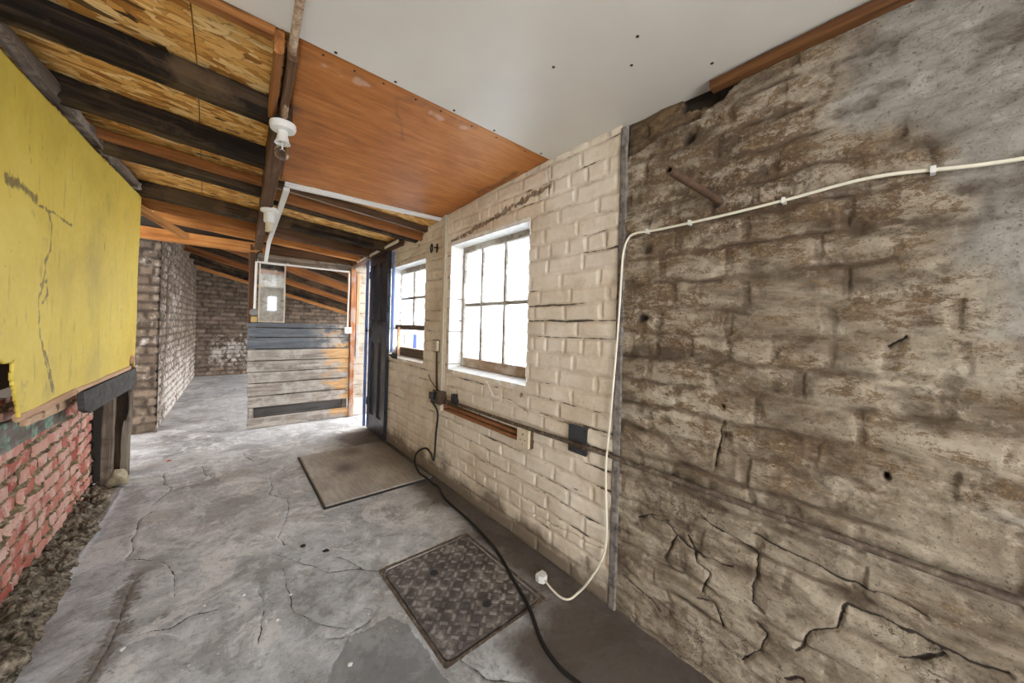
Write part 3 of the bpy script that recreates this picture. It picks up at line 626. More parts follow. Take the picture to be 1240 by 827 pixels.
# ------------------------------------------------------------------ ceilings
def zb(x): return 2.185 - .075 * (x - .3)          # underside of the joists
def zo(x): return zb(x) + .105                      # underside of the strand board
def slab(name, pts, th, mat, label, cat='ceiling'):
    o = MB().prism(pts, (0, 0, 0), (0, 0, th)).build(name, mat, loc=(0, 0, 0)); return tag(o, label, cat, kind='structure')
slab('ceiling_boarding', [(-2.3, 1.30, zo(-2.3)), (-.07, 1.30, zo(-.07)), (-.05, 1.95, zo(-.05)), (-.05, 5.30, zo(-.05)), (-2.3, 5.30, zo(-2.3))], .02, MOSB, 'orange strand board roof decking above the left joists')
slab('ceiling_boarding', [(-.0665, 1.30, zo(-.07)), (.27, 1.30, zo(.27)), (.33, 2.74, zo(.33)), (1.75, 2.74, zo(1.75)), (1.75, 5.30, zo(1.75)), (-.0465, 5.30, zo(-.05)), (-.0465, 1.95, zo(-.05))], .02, MOSB, 'orange strand board roof decking above the beam and right bay')
o = slab('ceiling', [(-2.3, -2.25, 2.268), (1.6, -2.25, 2.268), (1.47, 1.40, 2.268), (-2.3, 1.40, 2.268)], .012, MWHITE, 'smooth white painted ceiling panel nearest the camera')
slab('ceiling_upper', [(-2.3, -2.3, 2.47), (1.85, -2.3, 2.47), (1.85, 5.35, 2.47), (-2.3, 5.35, 2.47)], .04, MDARK, 'roof skin')
# plywood panel
us = steps((.0, 1.0, .012)); vs = us; U, V = np.meshgrid(us, vs)
A, B, C_, D_ = (.218, 1.405, 2.272), (1.472, 1.405, 2.272), (1.502, 2.69, 2.222), (.345, 2.75, 2.225)
def bil(u, v): return tuple((1 - u) * (1 - v) * A[i] + u * (1 - v) * B[i] + u * v * C_[i] + (1 - u) * v * D_[i] for i in range(3))
X, Y, Z = bil(U, V); XJ, YJ = jit(X, Y, .02, 9, 6)
st = np.exp(-(polydist(XJ, YJ, [(.25, 1.50), (.36, 1.48), (.56, 1.477), (.72, 1.45), (.97, 1.44)]) / .045) ** 2) * .5
st = np.maximum(st, np.exp(-(polydist(XJ, YJ, [(.60, 1.49), (.667, 1.622), (.757, 1.779)]) / .014) ** 2) * .6)
st = np.maximum(st, np.exp(-(polydist(XJ, YJ, [(1.44, 2.06), (1.46, 1.82), (1.42, 1.65)]) / .03) ** 2) * .8)
st = np.maximum(st, np.exp(-(np.hypot(X - .265, Y - 1.86) / .06) ** 2) * .9)
bl = np.zeros(U.shape)
for (a, b, r) in [(.322, 1.504, .018), (.386, 1.518, .010), (.448, 1.493, .028), (.47, 1.492, .022), (.759, 1.481, .02), (.80, 1.487, .024), (.93, 1.466, .03)]: bl = np.maximum(bl, np.exp(-(np.hypot((XJ - a) / 1.3, YJ - b) / r) ** 2))
o = grid('ceiling_plywood', us, vs, lambda a, b: (X, Y, Z + .004 * fbm(X * 2, Y * 2, 4, 2)), dict(stain=st, bloom=bl), MPLY)
sm = o.modifiers.new('t', 'SOLIDIFY'); sm.thickness = .009; sm.offset = 1
tag(o, 'orange-brown stained plywood ceiling panel', 'ceiling', kind='structure')
t = MB()
for (x, y) in [(.30, 1.432), (.41, 1.437), (.52, 1.43), (.66, 1.434), (.78, 1.43), (.95, 1.432), (1.1, 1.43), (1.3, 1.43), (.285, 1.7), (.33, 2.3)]: t.lathe([(.0045, 0), (.004, -.002), (.001, -.003)], (x, y, 2.270), seg=8)
o_ = t.build('nail_head', DIRON); o_.parent = o
t = MB()
for (x, y) in [(-.05, 1.38), (.33, 1.385), (.55, 1.384), (.82, 1.382), (1.05, 1.383), (1.38, 1.383), (.95, .9), (1.05, .62), (1.15, .7), (.45, .9), (1.35, .5)]: t.lathe([(.006, 0), (.005, -.002), (.001, -.003)], (x, y, 2.268), seg=8)
tag(t.build('ceiling_nail', DIRON), kind='structure')

# ------------------------------------------------------------------ joists, beam, plates
def joist(y, x0, x1, w, h, mat, label, seed, dz=0., rough=.004):
    if x0 < -.9: x0 = -.44 + .0787 * (y - 3.787) - .01
    o = timber('ceiling_joist', (x0, y, zb(x0) + h / 2 + dz), (x1, y + .0, zb(x1) + h / 2 + dz), w, h, mat, rough=rough, seed=seed)
    return tag(o, label, 'joist', 'roof joists', 'thing')
def bx(y): return .205 + (y - 1.4) * .064          # centre line of the long beam
joist(1.93, -.98, bx(1.93) - .03, .085, .10, WBLACK, 'thick blackened joist crossing nearest the camera, above the yellow board', 1, rough=.008)
joist(2.50, -.98, bx(2.5) - .03, .095, .10, WBLACK, 'second blackened joist from the camera, ending beside the bulb', 2, rough=.008)
joist(2.93, -.98, bx(2.9) - .03, .05, .055, WBROWN, 'red-brown joist left of the beam, pressed against a black one', 3, .022)
joist(3.08, -.98, bx(3.0) - .03, .12, .06, WBLACK, 'black joist left of the beam with a pale streak, behind the red-brown one', 4, rough=.006)
joist(3.92, -.98, bx(3.9) - .03, .11, .10, WBLACK, 'wide black joist left of the beam, level with the far end of the yellow board', 5, rough=.006)
joist(4.37, -.55, bx(4.4) - .03, .055, .10, WBROWN, 'red-brown joist left of the beam, next behind the wide black joist', 6)
joist(4.81, -.40, bx(4.8) - .03, .055, .10, WNEW, 'orange joist left of the beam, just in front of the tie beam', 7)
joist(2.965, bx(2.9) + .04, 1.54, .05, .042, WDARK, 'shallow dark joist right of the beam, nearest the plywood panel', 8, .060)
WLIP = wood('pale_lath', (.16, .115, .08), (.30, .23, .17), (.42, .34, .26), knots=False).m
joist(3.005, bx(2.9) + .04, 1.54, .016, .030, WLIP, 'thin pale lath right of the beam behind the shallow dark joist', 25, .058, .001)
joist(3.075, bx(3.0) + .04, 1.54, .055, .10, WBROWN, 'red-brown joist right of the beam, second behind the plywood panel', 9)
joist(3.19, bx(3.1) + .04, 1.54, .09, .10, WBLACK, 'black joist right of the beam, third behind the plywood panel', 10, rough=.006)
joist(3.88, bx(3.9) + .04, 1.54, .09, .10, WBLACK, 'blackened joist right of the beam, over the dark blue door', 11, .004)
joist(4.37, bx(4.4) + .04, 1.54, .055, .10, WDARK, 'dark brown joist right of the beam, last but one before the partition', 12)
joist(4.76, bx(4.8) + .04, 1.54, .07, .10, WNEW, 'orange joist right of the beam, nearest the partition', 13)
tag(timber('tie_beam', (-2.2, 5.245, 2.19), (.52, 5.245, 2.165), .09, .12, WNEW, seed=14), 'long orange tie beam over the opening left of the partition', 'beam', kind='thing')
tag(timber('tie_beam', (.50, 5.27, 2.175), (1.62, 5.27, 2.15), .08, .11, WDARK, seed=15), 'dark tie beam above the grey head rail of the partition', 'beam', kind='thing')
tag(timber('long_beam', (bx(1.86), 1.86, 2.225), (bx(5.2), 5.2, 2.205), .075, .125, WDARK, seed=16, rough=.005), 'long dark beam under the ceiling running away from the bulb', 'beam', kind='thing')
tag(timber('ceiling_batten', (.165, 1.415, 2.235), (.198, 1.87, 2.225), .028, .085, WBROWN, seed=17), 'narrow red-brown batten left of the rusty ceiling pipe', 'batten', kind='thing')
tag(timber('ceiling_batten', (.205, 1.42, 2.235), (.236, 1.87, 2.225), .03, .09, WDARK, seed=18), 'narrow dark batten between red-brown batten and rusty pipe', 'batten', kind='thing')
tag(timber('ceiling_batten', (-1.0, 1.428, 2.290), (.15, 1.428, 2.262), .045, .04, WBROWN, seed=19), 'orange-brown batten along the left edge of the white ceiling', 'batten', kind='thing')
tag(timber('beam_block', (.285, 2.80, 2.215), (.30, 3.10, 2.21), .03, .11, WGREY, seed=20), 'short grey packing block on the left side of the long beam', 'block', kind='thing')
tag(timber('diagonal_brace', (-.47, 3.95, 2.175), (-.18, 4.84, 2.125), .065, .05, WNEW, seed=21), 'short diagonal orange brace under the joists beyond the yellow board', 'brace', kind='thing')
# wall plate over the door, with its white strip
wp = timber('wall_plate', (wx(3.5) - .035, 3.5, 2.155), (wx(5.22) - .035, 5.22, 2.115), .075, .075, WDARK, seed=22)
tag(wp, 'timber wall plate over the door at the ends of the joists', 'beam', kind='thing')
t = timber('white_strip', (wx(3.46) - .080, 3.46, 2.145), (wx(4.85) - .080, 4.85, 2.105), .012, .03, WHITEP, seed=23); t.parent = wp; t.matrix_parent_inverse = wp.matrix_basis.inverted()
t['label'] = 'white strip nailed along the plate'
tag(timber('timber_ledger', (wx(.53) - .012, .53, 2.242), (wx(-.6) - .016, -.6, 2.240), .05, .035, WLEDGE, seed=24), 'orange-brown timber ledger between the white ceiling and rough wall', 'ledger', kind='thing')

# back room roof
def zr(x): return 2.43 - .28 * (x + .25)
slab('ceiling_back', [(-1.2, 5.30, zr(-1.2) + .09), (3.4, 5.30, zr(3.4) + .09), (3.4, 10.8, zr(3.4) + .09), (-1.2, 10.8, zr(-1.2) + .09)], .03, WBACK, 'dark boarded lean-to roof over the back room')
for i, y in enumerate((5.75, 6.5, 7.3, 8.1, 8.9, 9.7, 10.45)):
    lab = ['rafter of the lean-to nearest the partition', 'second rafter of the lean-to behind the partition', 'third rafter of the lean-to behind the partition', 'fourth rafter of the lean-to behind the partition', 'fifth rafter of the lean-to behind the partition', 'last but one rafter of the lean-to', 'rafter of the lean-to lying against the end wall'][i]
    tag(timber('roof_rafter', (-.9, y, zr(-.9) + .045), (3.4, y, zr(3.4) + .045), .055, .10, WBROWN if i in (1, 3) else WNEW if i == 6 else WBLACK, seed=30 + i), 'sloping ' + lab, 'rafter', 'lean-to rafters', 'thing')

# ------------------------------------------------------------------ yellow board and what carries it
BP = Vector((-.47, 4.05, 0)); BA = math.radians(4.5); BD = Vector((math.sin(BA), math.cos(BA), 0)); BN = Vector((math.cos(BA), -math.sin(BA), 0))
BS = .935                                           # the board stands this much nearer the eye line than first measured
def bpt(s, z, d=0): return Vector((BP.x * BS, BP.y * BS, H)) + BD * s * BS + BN * d + Vector((0, 0, (z - H) * BS))
us = steps((-2.3, .23, .008)); vs = steps((.872, 2.305, .008)); U, V = np.meshgrid(us, vs)
UJ, VJ = jit(U, V, .010, 20, 11)
mk = np.zeros(U.shape)
for i, l in enumerate(BOARD_MARKS): mk = np.maximum(mk, np.exp(-(polydist(UJ, VJ, l) / (.007, .028, .011, .012, .010, .006, .005, .005)[i]) ** 2) * (1., .8, .85, .8, .9, 1., .6, .5)[i])
gm = np.exp(-((U + .78) / .20) ** 2 - ((V - 1.5) / .55) ** 2) * .55 + np.exp(-((U + .55) / .1) ** 2 - ((V - 2.0) / .2) ** 2) * .4 + np.exp(-((U + 1.35) / .12) ** 2) * .25 + .25 * sstep(1.25, .95, V)
wv = .010 * fbm(U * 1.3, V * 1.3, 5, 2)
yb = thing('yellow_board', 'large grimy yellow painted board fixed above the red brick', 'board', bpt(-1., .88))
def bplace(a, b):
    s = a; d = .006 + wv
    return (BP.x + BD.x * s) * BS + BN.x * d - yb.location.x, (BP.y + BD.y * s) * BS + BN.y * d - yb.location.y, H + (b - H) * BS - yb.location.z
rag = .004 * fbm(us * 30, us * 0, 3, 3)
o = grid('board_panel', us, vs, bplace, dict(mark=mk, grime=gm), MYELLOW, lambda u, v: inpoly(*jit(u, v, .004, 40, 2), BOARD_OUT), yb)
sm = o.modifiers.new('t', 'SOLIDIFY'); sm.thickness = .010; sm.offset = 1
e = timber('bare_edge', bpt(-1.62, .868, .014) , bpt(-1.06, .884, .014), .026, .032, WPINK, yb, .004, 41); e['label'] = 'bare splintered wood along the lower edge of the board'
e = timber('bare_edge', bpt(-1.04, .886, .014), bpt(.02, .897, .014), .026, .026, WPINK, yb, .004, 42); e['label'] = 'bare splintered wood along the lower edge of the board'
t = MB(); arch = [bpt(.075 + .038 * math.cos(a) , .93 + .055 * math.sin(a), .02) for a in np.linspace(0, PI, 9)]
t.tube(arch, .009, 6); e = t.build('torn_edge', WPINK, yb, True)
tag(timber('wall_plate', bpt(-2.4, 2.335, .016), bpt(.22, 2.352, .016), .05, .055, WLIME, seed=43, rough=.010), 'rough limewashed plate along the top of the yellow board', 'beam', kind='thing')
o = MB().prism([bpt(-.98, .868, .018), bpt(.145, .885, .018), bpt(.16, .735, .018), bpt(-.86, .728, .018), bpt(-.95, .76, .018)], -BN * .012, BN * .014)
tag(o.build('grey_plank', WSLATE), 'slate-grey plank under the far half of the yellow board', 'plank')
o = timber('green_timber', (-.605, 1.6, .835), (-.600, 3.07, .785), .05, .115, WGREEN, rough=.008, seed=44)
tag(o, 'timber sill with flaking green paint on top of the red brick', 'timber')
for (y, z, l, hh_, lab) in [(2.50, .848, .13, .035, 'pine offcut on the green sill nearest the camera'), (2.68, .842, .15, .045, 'longer pine offcut on the green sill under the board edge'), (2.90, .838, .17, .055, 'pine offcut wedged at the end of the slate-grey plank')]:
    tag(timber('wood_offcut', (-.562, y - l / 2, z), (-.560, y + l / 2, z - .004), .03, hh_, WPINK, seed=int(y * 50), rough=.005), lab, 'block')
tag(timber('timber_stud', (-.545, 3.99, -.01), (-.540, 4.03, .90), .06, .07, WGREY, seed=46, rough=.006, up=(0, 1, 0)), 'weathered timber stud at the end of the red brick', 'stud')
tag(timber('timber_stud', (-.462, 4.07, -.01), (-.455, 4.17, .93), .045, .075, WGREY, seed=47, rough=.006, up=(0, 1, 0)), 'weathered timber stud standing free beside the passage', 'stud')
tag(timber('void_board', (-.505, 4.085, -.01), (-.505, 4.11, .88), .10, .03, WBLACK, seed=48, rough=.008, up=(0, 1, 0)), 'added black board standing in for the dark void between the two weathered studs', 'stud')  # added board, black in place of the shaded void between the studs

# rubble along the foot of the brick
us = steps((-.64, -.40, .006)); vs = steps((1.2, 3.98, .0075)); U, V = np.meshgrid(us, vs)
env = sstep(-.445, -.60, U + .035 * fbm(V * 5, V * 0, 7, 3)) 
lump = np.abs(fbm(U * 16, V * 14, 8, 4)) ; l2 = fbm(U * 30, V * 26, 12, 4)
h = env * (.055 + .09 * lump + .020 * l2 + .03 * fbm(V * 3, V * 0, 5, 2)) - .012
m = Mat('rubble', .95, .1); v = m.obj(rnd=False); n = m.noise(v, 34, 7, .72, .4)
c = m.ramp(n, [(.36, (.022, .018, .013)), (.47, (.12, .098, .07)), (.57, (.26, .22, .165)), (.68, (.46, .41, .33))]); m.base(c); m.bump(n, .9, .012); MRUB = m.m
tag(grid('mortar_rubble', us, vs, lambda a, b: (a + .012 * l2 * env, b, h), {}, MRUB), 'heap of crumbled brown mortar along the foot of the red brick', 'rubble', kind='stuff')
def lump_obj(name, c, r, mat, seed, squash=.7):
    bm = bmesh.new(); bmesh.ops.create_icosphere(bm, subdivisions=3, radius=1)
    P = np.array([v.co[:] for v in bm.verts]); k = 1 + .45 * fbm(P[:, 0] * 1.6 + seed * 3.1, P[:, 1] * 1.6 + P[:, 2] * 1.3, seed, 4)
    for v, q in zip(bm.verts, k): v.co = Vector((v.co.x * r * q, v.co.y * r * q * .9, max(-.55, v.co.z) * r * q * squash))
    zmin = min(v.co.z for v in bm.verts)
    me = bpy.data.meshes.new(name); bm.to_mesh(me); bm.free()
    o = mesh_obj(name, me, mat, None, True); o.location = (c[0], c[1], c[2] - zmin); return o
PALELUMP = plain('pale_mortar', (.36, .31, .22), .95, .1, var=.5, sc=40, bump=.8)
tag(lump_obj('mortar_lump', (-.485, 3.99, 0.), .06, PALELUMP, 3, 1.2), 'pale mortar lump between the two weathered studs', 'rubble')
for i, (y, x, r) in enumerate([(2.05, -.50, .05), (2.42, -.545, .042), (2.75, -.50, .034), (3.2, -.50, .035), (3.6, -.52, .04)]):
    tag(lump_obj('mortar_lump', (x, y, .045), r, MRUB, 20 + i, .85), ['largest clod of mortar lying on the near end of the rubble', 'clod of mortar second from the near end of the rubble', 'small clod of mortar half way along the rubble', 'clod of mortar just past the middle of the rubble', 'clod of mortar at the far end of the rubble'][i], 'rubble', 'clods on the rubble')
WCHIP = plain('plaster_chip', (.66, .65, .63), .9, .1, var=.1); BCHIP = plain('charred_chip', (.02, .02, .02), .8, .2); RCHIP = plain('red_chip', (.5, .06, .05), .7, .2)
for i, (x, y) in enumerate([(.76, 2.17), (.26, 1.8), (.16, 2.06), (.03, 1.99), (.02, 2.09), (-.22, 2.01), (.22, 1.82), (.33, 1.93), (.44, 1.39), (.17, 1.86)]):
    tag(lump_obj('plaster_chip', (x, y, -.001), .005 + .002 * (i % 3), WCHIP, 40 + i, .5), 'tiny white chip of plaster loose on the grey floor', 'chip', 'white plaster chips on the floor')
tag(lump_obj('charred_chip', (.45, 2.31, -.001), .014, BCHIP, 61, .35), 'small black chip on the floor, farther one near the crack', 'chip')
tag(lump_obj('charred_chip', (.54, 2.18, -.001), .016, BCHIP, 62, .35), 'small black chip on the floor, nearer one above the crack', 'chip')
tag(lump_obj('red_chip', (-.23, 4.44, -.001), .014, RCHIP, 63, .4), 'tiny red chip on the floor in the passage', 'chip')
# ------------------------------------------------------------------ partition of boards at the far end
m = Mat('partition_boards', .7, .25)
geo = m.node('ShaderNodeNewGeometry').outputs['Position']
mp = m.node('ShaderNodeMapping', {0: geo, 3: (1.3, 1, 11)}).outputs[0]
n1 = m.noise(mp, 2, 6, .65, .5); n2 = m.noise(geo, 9, 7, .65, .3); n3 = m.noise(geo, 40, 5, .7)
sx = m.node('ShaderNodeSeparateXYZ', {0: geo})
grey = m.ramp(n1, [(.3, (.12, .098, .08)), (.5, (.265, .232, .20)), (.68, (.41, .37, .325))])
c = m.mix(m.rng(n2, .48, .62, 0., .5), grey, (.50, .47, .43))
wear = m.math('ADD', m.rng(sx.outputs[0], .75, 1.5, -.25, .42), m.math('MULTIPLY', m.math('SUBTRACT', m.noise(m.node('ShaderNodeMapping', {0: geo, 3: (1.6, 1, 6)}).outputs[0], 2.2, 6, .65), .5), 1.9))
c = m.mix(m.rng(wear, .2, .42, 0., .85), c, m.ramp(n1, [(.3, (.30, .135, .04)), (.6, (.56, .33, .13))]))
up = m.math('ADD', sx.outputs[2], m.math('MULTIPLY', m.math('SUBTRACT', n2, .5), .05))
blue = m.ramp(n1, [(.3, (.06, .07, .085)), (.55, (.105, .12, .14)), (.7, (.16, .175, .19))])
bl = m.math('MULTIPLY', m.rng(up, .945, .955), m.math('SUBTRACT', 1., m.math('MULTIPLY', m.rng(sx.outputs[0], 1.0, 1.3), m.rng(n2, .42, .55))))
c = m.mix(m.math('MULTIPLY', bl, .95), c, blue)
c = m.mix(m.rng(n3, .67, .72, 0., .8), c, (.62, .61, .6))
m.base(c); m.bump(n1, .35, .004); PBOARD = m.m
pt = thing('board_partition', 'half-height partition of horizontal boards, blue-grey above and worn below', 'partition', (.94, 5.19, 0))
zz = [1.275, 1.215, 1.097, .953, .812, .678, .541, .388, .250]
def plank(x0, x1, z0, z1, mat, name='plank', y0=5.168, y1=5.194, seed=0):
    us = steps((x0, x1, .03)); n = len(us); rs = np.random.RandomState(int(z0 * 1000) + seed)
    a = .003 * fbm(us * 4, us * 0 + z0 * 9, 3, 3); b = .003 * fbm(us * 4, us * 0 + z0 * 7 + 3, 5, 3); t = MB()
    vs = []
    for i, x in enumerate(us): vs += [(x, y0 + .004, z0 + a[i]), (x, y0, z0 + .006 + a[i]), (x, y0, z1 - .006 + b[i]), (x, y0 + .004, z1 + b[i]), (x, y1, z1), (x, y1, z0)]
    f = [(i * 6 + j, i * 6 + (j + 1) % 6, i * 6 + 6 + (j + 1) % 6, i * 6 + 6 + j) for i in range(n - 1) for j in range(6)] + [tuple(range(6)), tuple(range((n - 1) * 6, n * 6))[::-1]]
    return t.add(vs, f).build(name, mat, pt)
for i in range(8):
    dl = .004 * (i % 2); plank(.362 + .003 * i + dl, 1.496 + .002 * i, zz[i + 1] + .005, zz[i] - .005, PBOARD, y0=5.166 + .004 * ((i * 7) % 3))
plank(.385, 1.515, .004, .127, PBOARD)
e = plank(.45, 1.505, .11, .262, WSLATE, 'recessed_board', 5.215, 5.235); e['label'] = 'dark board showing in the gap above the bottom plank'
MB().box((.445, 5.198, .27), (1.44, 5.206, 1.25)).build('gap_dark_backing', WBLACK, pt)  # black sheet added behind the planks so their gaps read dark
e = timber('top_rail', (.41, 5.20, 1.268), (1.50, 5.20, 1.268), .06, .024, WGREY, pt, seed=51)
for (x0, x1) in ((.395, .445), ): MB().box((x0, 5.195, 0), (x1, 5.245, 1.27), .004).build('upright', WGREY, pt)
MB().box((1.44, 5.195, 0), (1.49, 5.245, 1.27), .004).build('upright', WGREY, pt)
e = MB().box((.40, 5.176, .127), (.438, 5.2, .25), .003).build('corner_piece', PBOARD, pt)
tag(timber('timber_post', (.408, 5.235, 1.27), (.408, 5.235, 2.20), .075, .07, WDARK, seed=52, up=(0, 1, 0)), 'dark timber post rising from the partition corner to the tie beam', 'post', kind='thing')
WRUST = wood('rust_painted_post', (.16, .055, .02), (.30, .115, .045), (.46, .22, .10), stain=((.42, .38, .34), .6)).m
tag(timber('timber_post', (1.545, 5.185, .0), (1.535, 5.185, 2.05), .062, .075, WRUST, seed=53, up=(0, 1, 0)), 'rust-coloured doorway post at the right end of the partition', 'post', kind='thing')
tag(timber('timber_stile', (1.492, 5.20, 1.275), (1.492, 5.20, 2.02), .028, .05, WNEW, seed=54, up=(0, 1, 0)), 'slim orange stile beside the rust-coloured doorway post', 'post', kind='thing')
tag(timber('head_rail', (.45, 5.205, 2.055), (1.57, 5.205, 2.055), .06, .10, WGREY, seed=55), 'grey head rail across the top of the partition opening', 'rail', kind='thing')
# dusty pane standing on the partition
m = Mat('dusty_mirror', .12, .6, .0); v = m.obj(rnd=False)
gl = m.node('ShaderNodeBsdfGlossy', {0: (.75, .75, .73), 1: .035}); n = m.noise(v, 14, 6, .7, .4)
df = m.node('ShaderNodeBsdfDiffuse', {0: m.ramp(n, [(.35, (.12, .10, .08)), (.6, (.34, .31, .28)), (.72, (.5, .48, .45))])})
mx = m.node('ShaderNodeMixShader', {0: m.rng(n, .42, .68, .06, .50), 1: gl.outputs[0], 2: df.outputs[0]})
m.t.links.new(mx.outputs[0], m.N['Material Output'].inputs[0]); MIRR = m.m
mr = thing('dusty_mirror', 'narrow dusty mirror in a thin pale frame standing on the partition', 'mirror', (.60, 5.17, 1.28))
MB().prism([(.476, 5.172, 1.292), (.720, 5.164, 1.292), (.720, 5.164, 1.985), (.476, 5.172, 1.985)], (0, 0, 0), (0, .005, 0)).build('mirror_glass', MIRR, mr)
PALEFR = plain('pale_frame', (.42, .37, .30), .6, .4, var=.4, sc=40)
for lo, hi in [((.462, 5.158, 1.280), (.478, 5.180, 1.995)), ((.718, 5.158, 1.280), (.734, 5.180, 1.995)), ((.478, 5.158, 1.983), (.718, 5.180, 1.995)), ((.478, 5.158, 1.280), (.718, 5.180, 1.294))]:
    MB().box(lo, hi, .003).build('frame_strip', PALEFR, mr)
# doorway reveal at the far side of the opening
m = Mat('reveal_boards', .7, .3); v = m.node('ShaderNodeNewGeometry').outputs['Position']; n = m.noise(v, 12, 6, .65)
c = m.ramp(n, [(.35, (.26, .22, .17)), (.55, (.40, .365, .31))]); bj = m.math('PINGPONG', m.node('ShaderNodeSeparateXYZ', {0: v}).outputs[2], .072)
c = m.mix(m.rng(bj, .0, .006, .85, 0.), c, (.08, .05, .03)); c = m.mix(m.rng(n, .58, .66, 0., .6), c, (.50, .27, .09)); m.base(c); REVB = m.m
tag(MB().box((1.575, 5.20, -.02), (1.82, 5.26, 2.3)).build('trim_4', REVB), kind='structure')
tag(timber('door_batten', (1.612, 5.19, .84), (1.612, 5.19, 1.99), .05, .02, WPINK, seed=57, up=(0, 1, 0)), 'pale upright batten on the white doorway reveal boards', 'batten')
tag(MB().box((1.59, 5.165, .80), (1.63, 5.182, 1.27), .003).build('grey_batten', plain('grey_wash', (.36, .35, .34), .7, .2, var=.3)), 'short grey batten nailed to the doorway reveal above the floor', 'batten')
tag(MB().box((1.58, 5.165, 0.01), (1.70, 5.20, .24), .004).build('base_block', plain('pale_block', (.58, .52, .44), .8, .2, var=.25)), 'pale square block at the foot of the doorway reveal', 'block')

# ------------------------------------------------------------------ dark blue door folded back against the wall
m = Mat('dark_blue_gloss', .32, .5); v = m.obj(rnd=False); n = m.noise(v, 10, 6, .7, .4); ng = m.noise(m.obj((20, 20, 1.2), rnd=False), 2, 5, .65)
c = m.ramp(n, [(.3, (.006, .0065, .010)), (.6, (.014, .016, .026))])
zs = m.node('ShaderNodeSeparateXYZ', {0: v}).outputs[2]
brown_reflect = m.math('ADD', m.rng(zs, .25, .95, .24, -.12), m.math('MULTIPLY', m.math('SUBTRACT', ng, .5), 1.0))
c = m.mix(m.rng(brown_reflect, .2, .5, 0., .5), c, (.115, .075, .055)); m.base(c); m.rough(m.rng(n, .3, .7, .22, .5)); m.bump(ng, .12, .003); BLUEG = m.m  # brown reflection on the lower panels is painted into the base colour
LBLUE = plain('light_blue_paint', (.13, .20, .46), .5, .4, var=.25, sc=20)
dr = thing('door_1', 'dark blue panelled door folded back against the wall', 'door', (1.52, 4.45, 0)); dr['kind'] = 'structure'
DP0, DP1 = Vector((1.522, 4.46, 0)), Vector((1.492, 3.82, 0)); DX = (DP1 - DP0).normalized(); DWD = (DP1 - DP0).length; DN = Vector((-DX.y, DX.x, 0)); DN = DN if DN.x < 0 else -DN
def dbox(a0, a1, d0, d1, z0, z1):
    return MB().prism([DP0 + DX * a0 + Vector((0, 0, z0)), DP0 + DX * a1 + Vector((0, 0, z0)), DP0 + DX * a1 + Vector((0, 0, z1)), DP0 + DX * a0 + Vector((0, 0, z1))], DN * d0, DN * d1)
dbox(.02, DWD - .02, -.030, -.020, .03, 2.10).build('door_panel', BLUEG, dr)
for a0, a1 in ((0, .105), (DWD - .105, DWD)): dbox(a0, a1, -.036, .0, .02, 2.115).build('stile', BLUEG, dr)
dbox(.105, DWD - .105, -.034, -.001, 2.0, 2.115).build('top_rail', BLUEG, dr)
dbox(.105, DWD - .105, -.034, -.001, 1.08, 1.33).build('lock_rail', BLUEG, dr)
dbox(.105, DWD - .105, -.034, -.001, .02, .215).build('bottom_rail', BLUEG, dr)
for z0, z1 in ((.215, 1.08), (1.33, 2.0)): dbox(DWD / 2 - .045, DWD / 2 + .045, -.034, -.002, z0, z1).build('muntin', BLUEG, dr)
e = MB().box((1.488, 4.468, .03), (1.514, 4.505, 2.08), .002).build('door_edge', LBLUE, dr); e['label'] = 'light blue edge strip of the door'
e = dbox(.028, .060, .0, .006, 1.13, 1.24).build('key_plate', DIRON, dr)
MB().lathe([(.005, 0), (.005, .02), (.014, .026), (.015, .034), (.008, .04)], DP0 + DX * .044 + DN * .005 + Vector((0, 0, 1.21)), DN, 12).build('door_knob', DIRON, e, True)
for z in (.30, 1.85): dbox(-.014, .03, -.004, .006, z, z + .09).build('hinge', DIRON, dr)
jb = MB().box((1.56, 4.43, 0), (1.68, 4.475, 2.1), .004).build('door_frame', LBLUE, dr); jb['label'] = 'light blue jamb behind the door'
MB().box((wx(3.75) - .018, 3.735, 1.0), (wx(3.75) + .004, 3.765, 2.09), .003).build('trim_5', LBLUE)['kind'] = 'structure'
bt = thing('door_bolt', 'dark iron barrel bolt on the wall beside the blue door', 'bolt', (wx(3.66), 3.66, .96))
MB().box((wx(3.66) - .008, 3.60, .93), (wx(3.66), 3.73, .99), .002).build('back_plate', DIRON, bt)
MB().tube([(wx(3.66) - .02, 3.57, .962), (wx(3.66) - .02, 3.77, .962)], .009, 10).build('bolt_rod', DIRON, bt, True)
for y in (3.62, 3.70): MB().lathe([(.017, -.012), (.019, 0), (.017, .012)], (wx(y) - .02, y, .962), (0, 1, 0), 12).build('keeper', DIRON, bt, True)
MB().lathe([(.004, 0), (.004, .03), (.011, .036), (.008, .045)], (wx(3.66) - .025, 3.66, .962), (-1, 0, .3), 10).build('bolt_knob', DIRON, bt, True)

# ------------------------------------------------------------------ windows
def wbox(mb, y0, y1, d0, d1, z0, z1):
    """box lying along the tilted wall: d is measured from the wall face, negative into the room"""
    return mb.prism([(wx(y0) + d0, y0, z0), (wx(y1) + d0, y1, z0), (wx(y1) + d0, y1, z1), (wx(y0) + d0, y0, z1)], (0, 0, 0), (d1 - d0, 0, 0))
FR = wood('weathered_window_timber', (.11, .085, .065), (.27, .23, .19), (.44, .40, .35), stain=((.62, .60, .56), .7), knots=False).m
FROT = wood('rotten_sill_timber', (.13, .075, .045), (.30, .20, .13), (.46, .36, .27), axis=1, stain=((.62, .58, .52), .6), knots=False).m
FDARK = wood('dark_sash_timber', (.035, .024, .019), (.085, .06, .046), (.16, .12, .09), axis=1, knots=False).m
w1 = thing('window_1', 'larger six-pane window with a white sloping sill', 'window', (wx(2.03) + .12, 2.03, .98)); w1['kind'] = 'structure'
D0, D1 = .115, .155
y0, y1, z0, z1 = 1.555, 2.528, .972, 1.962
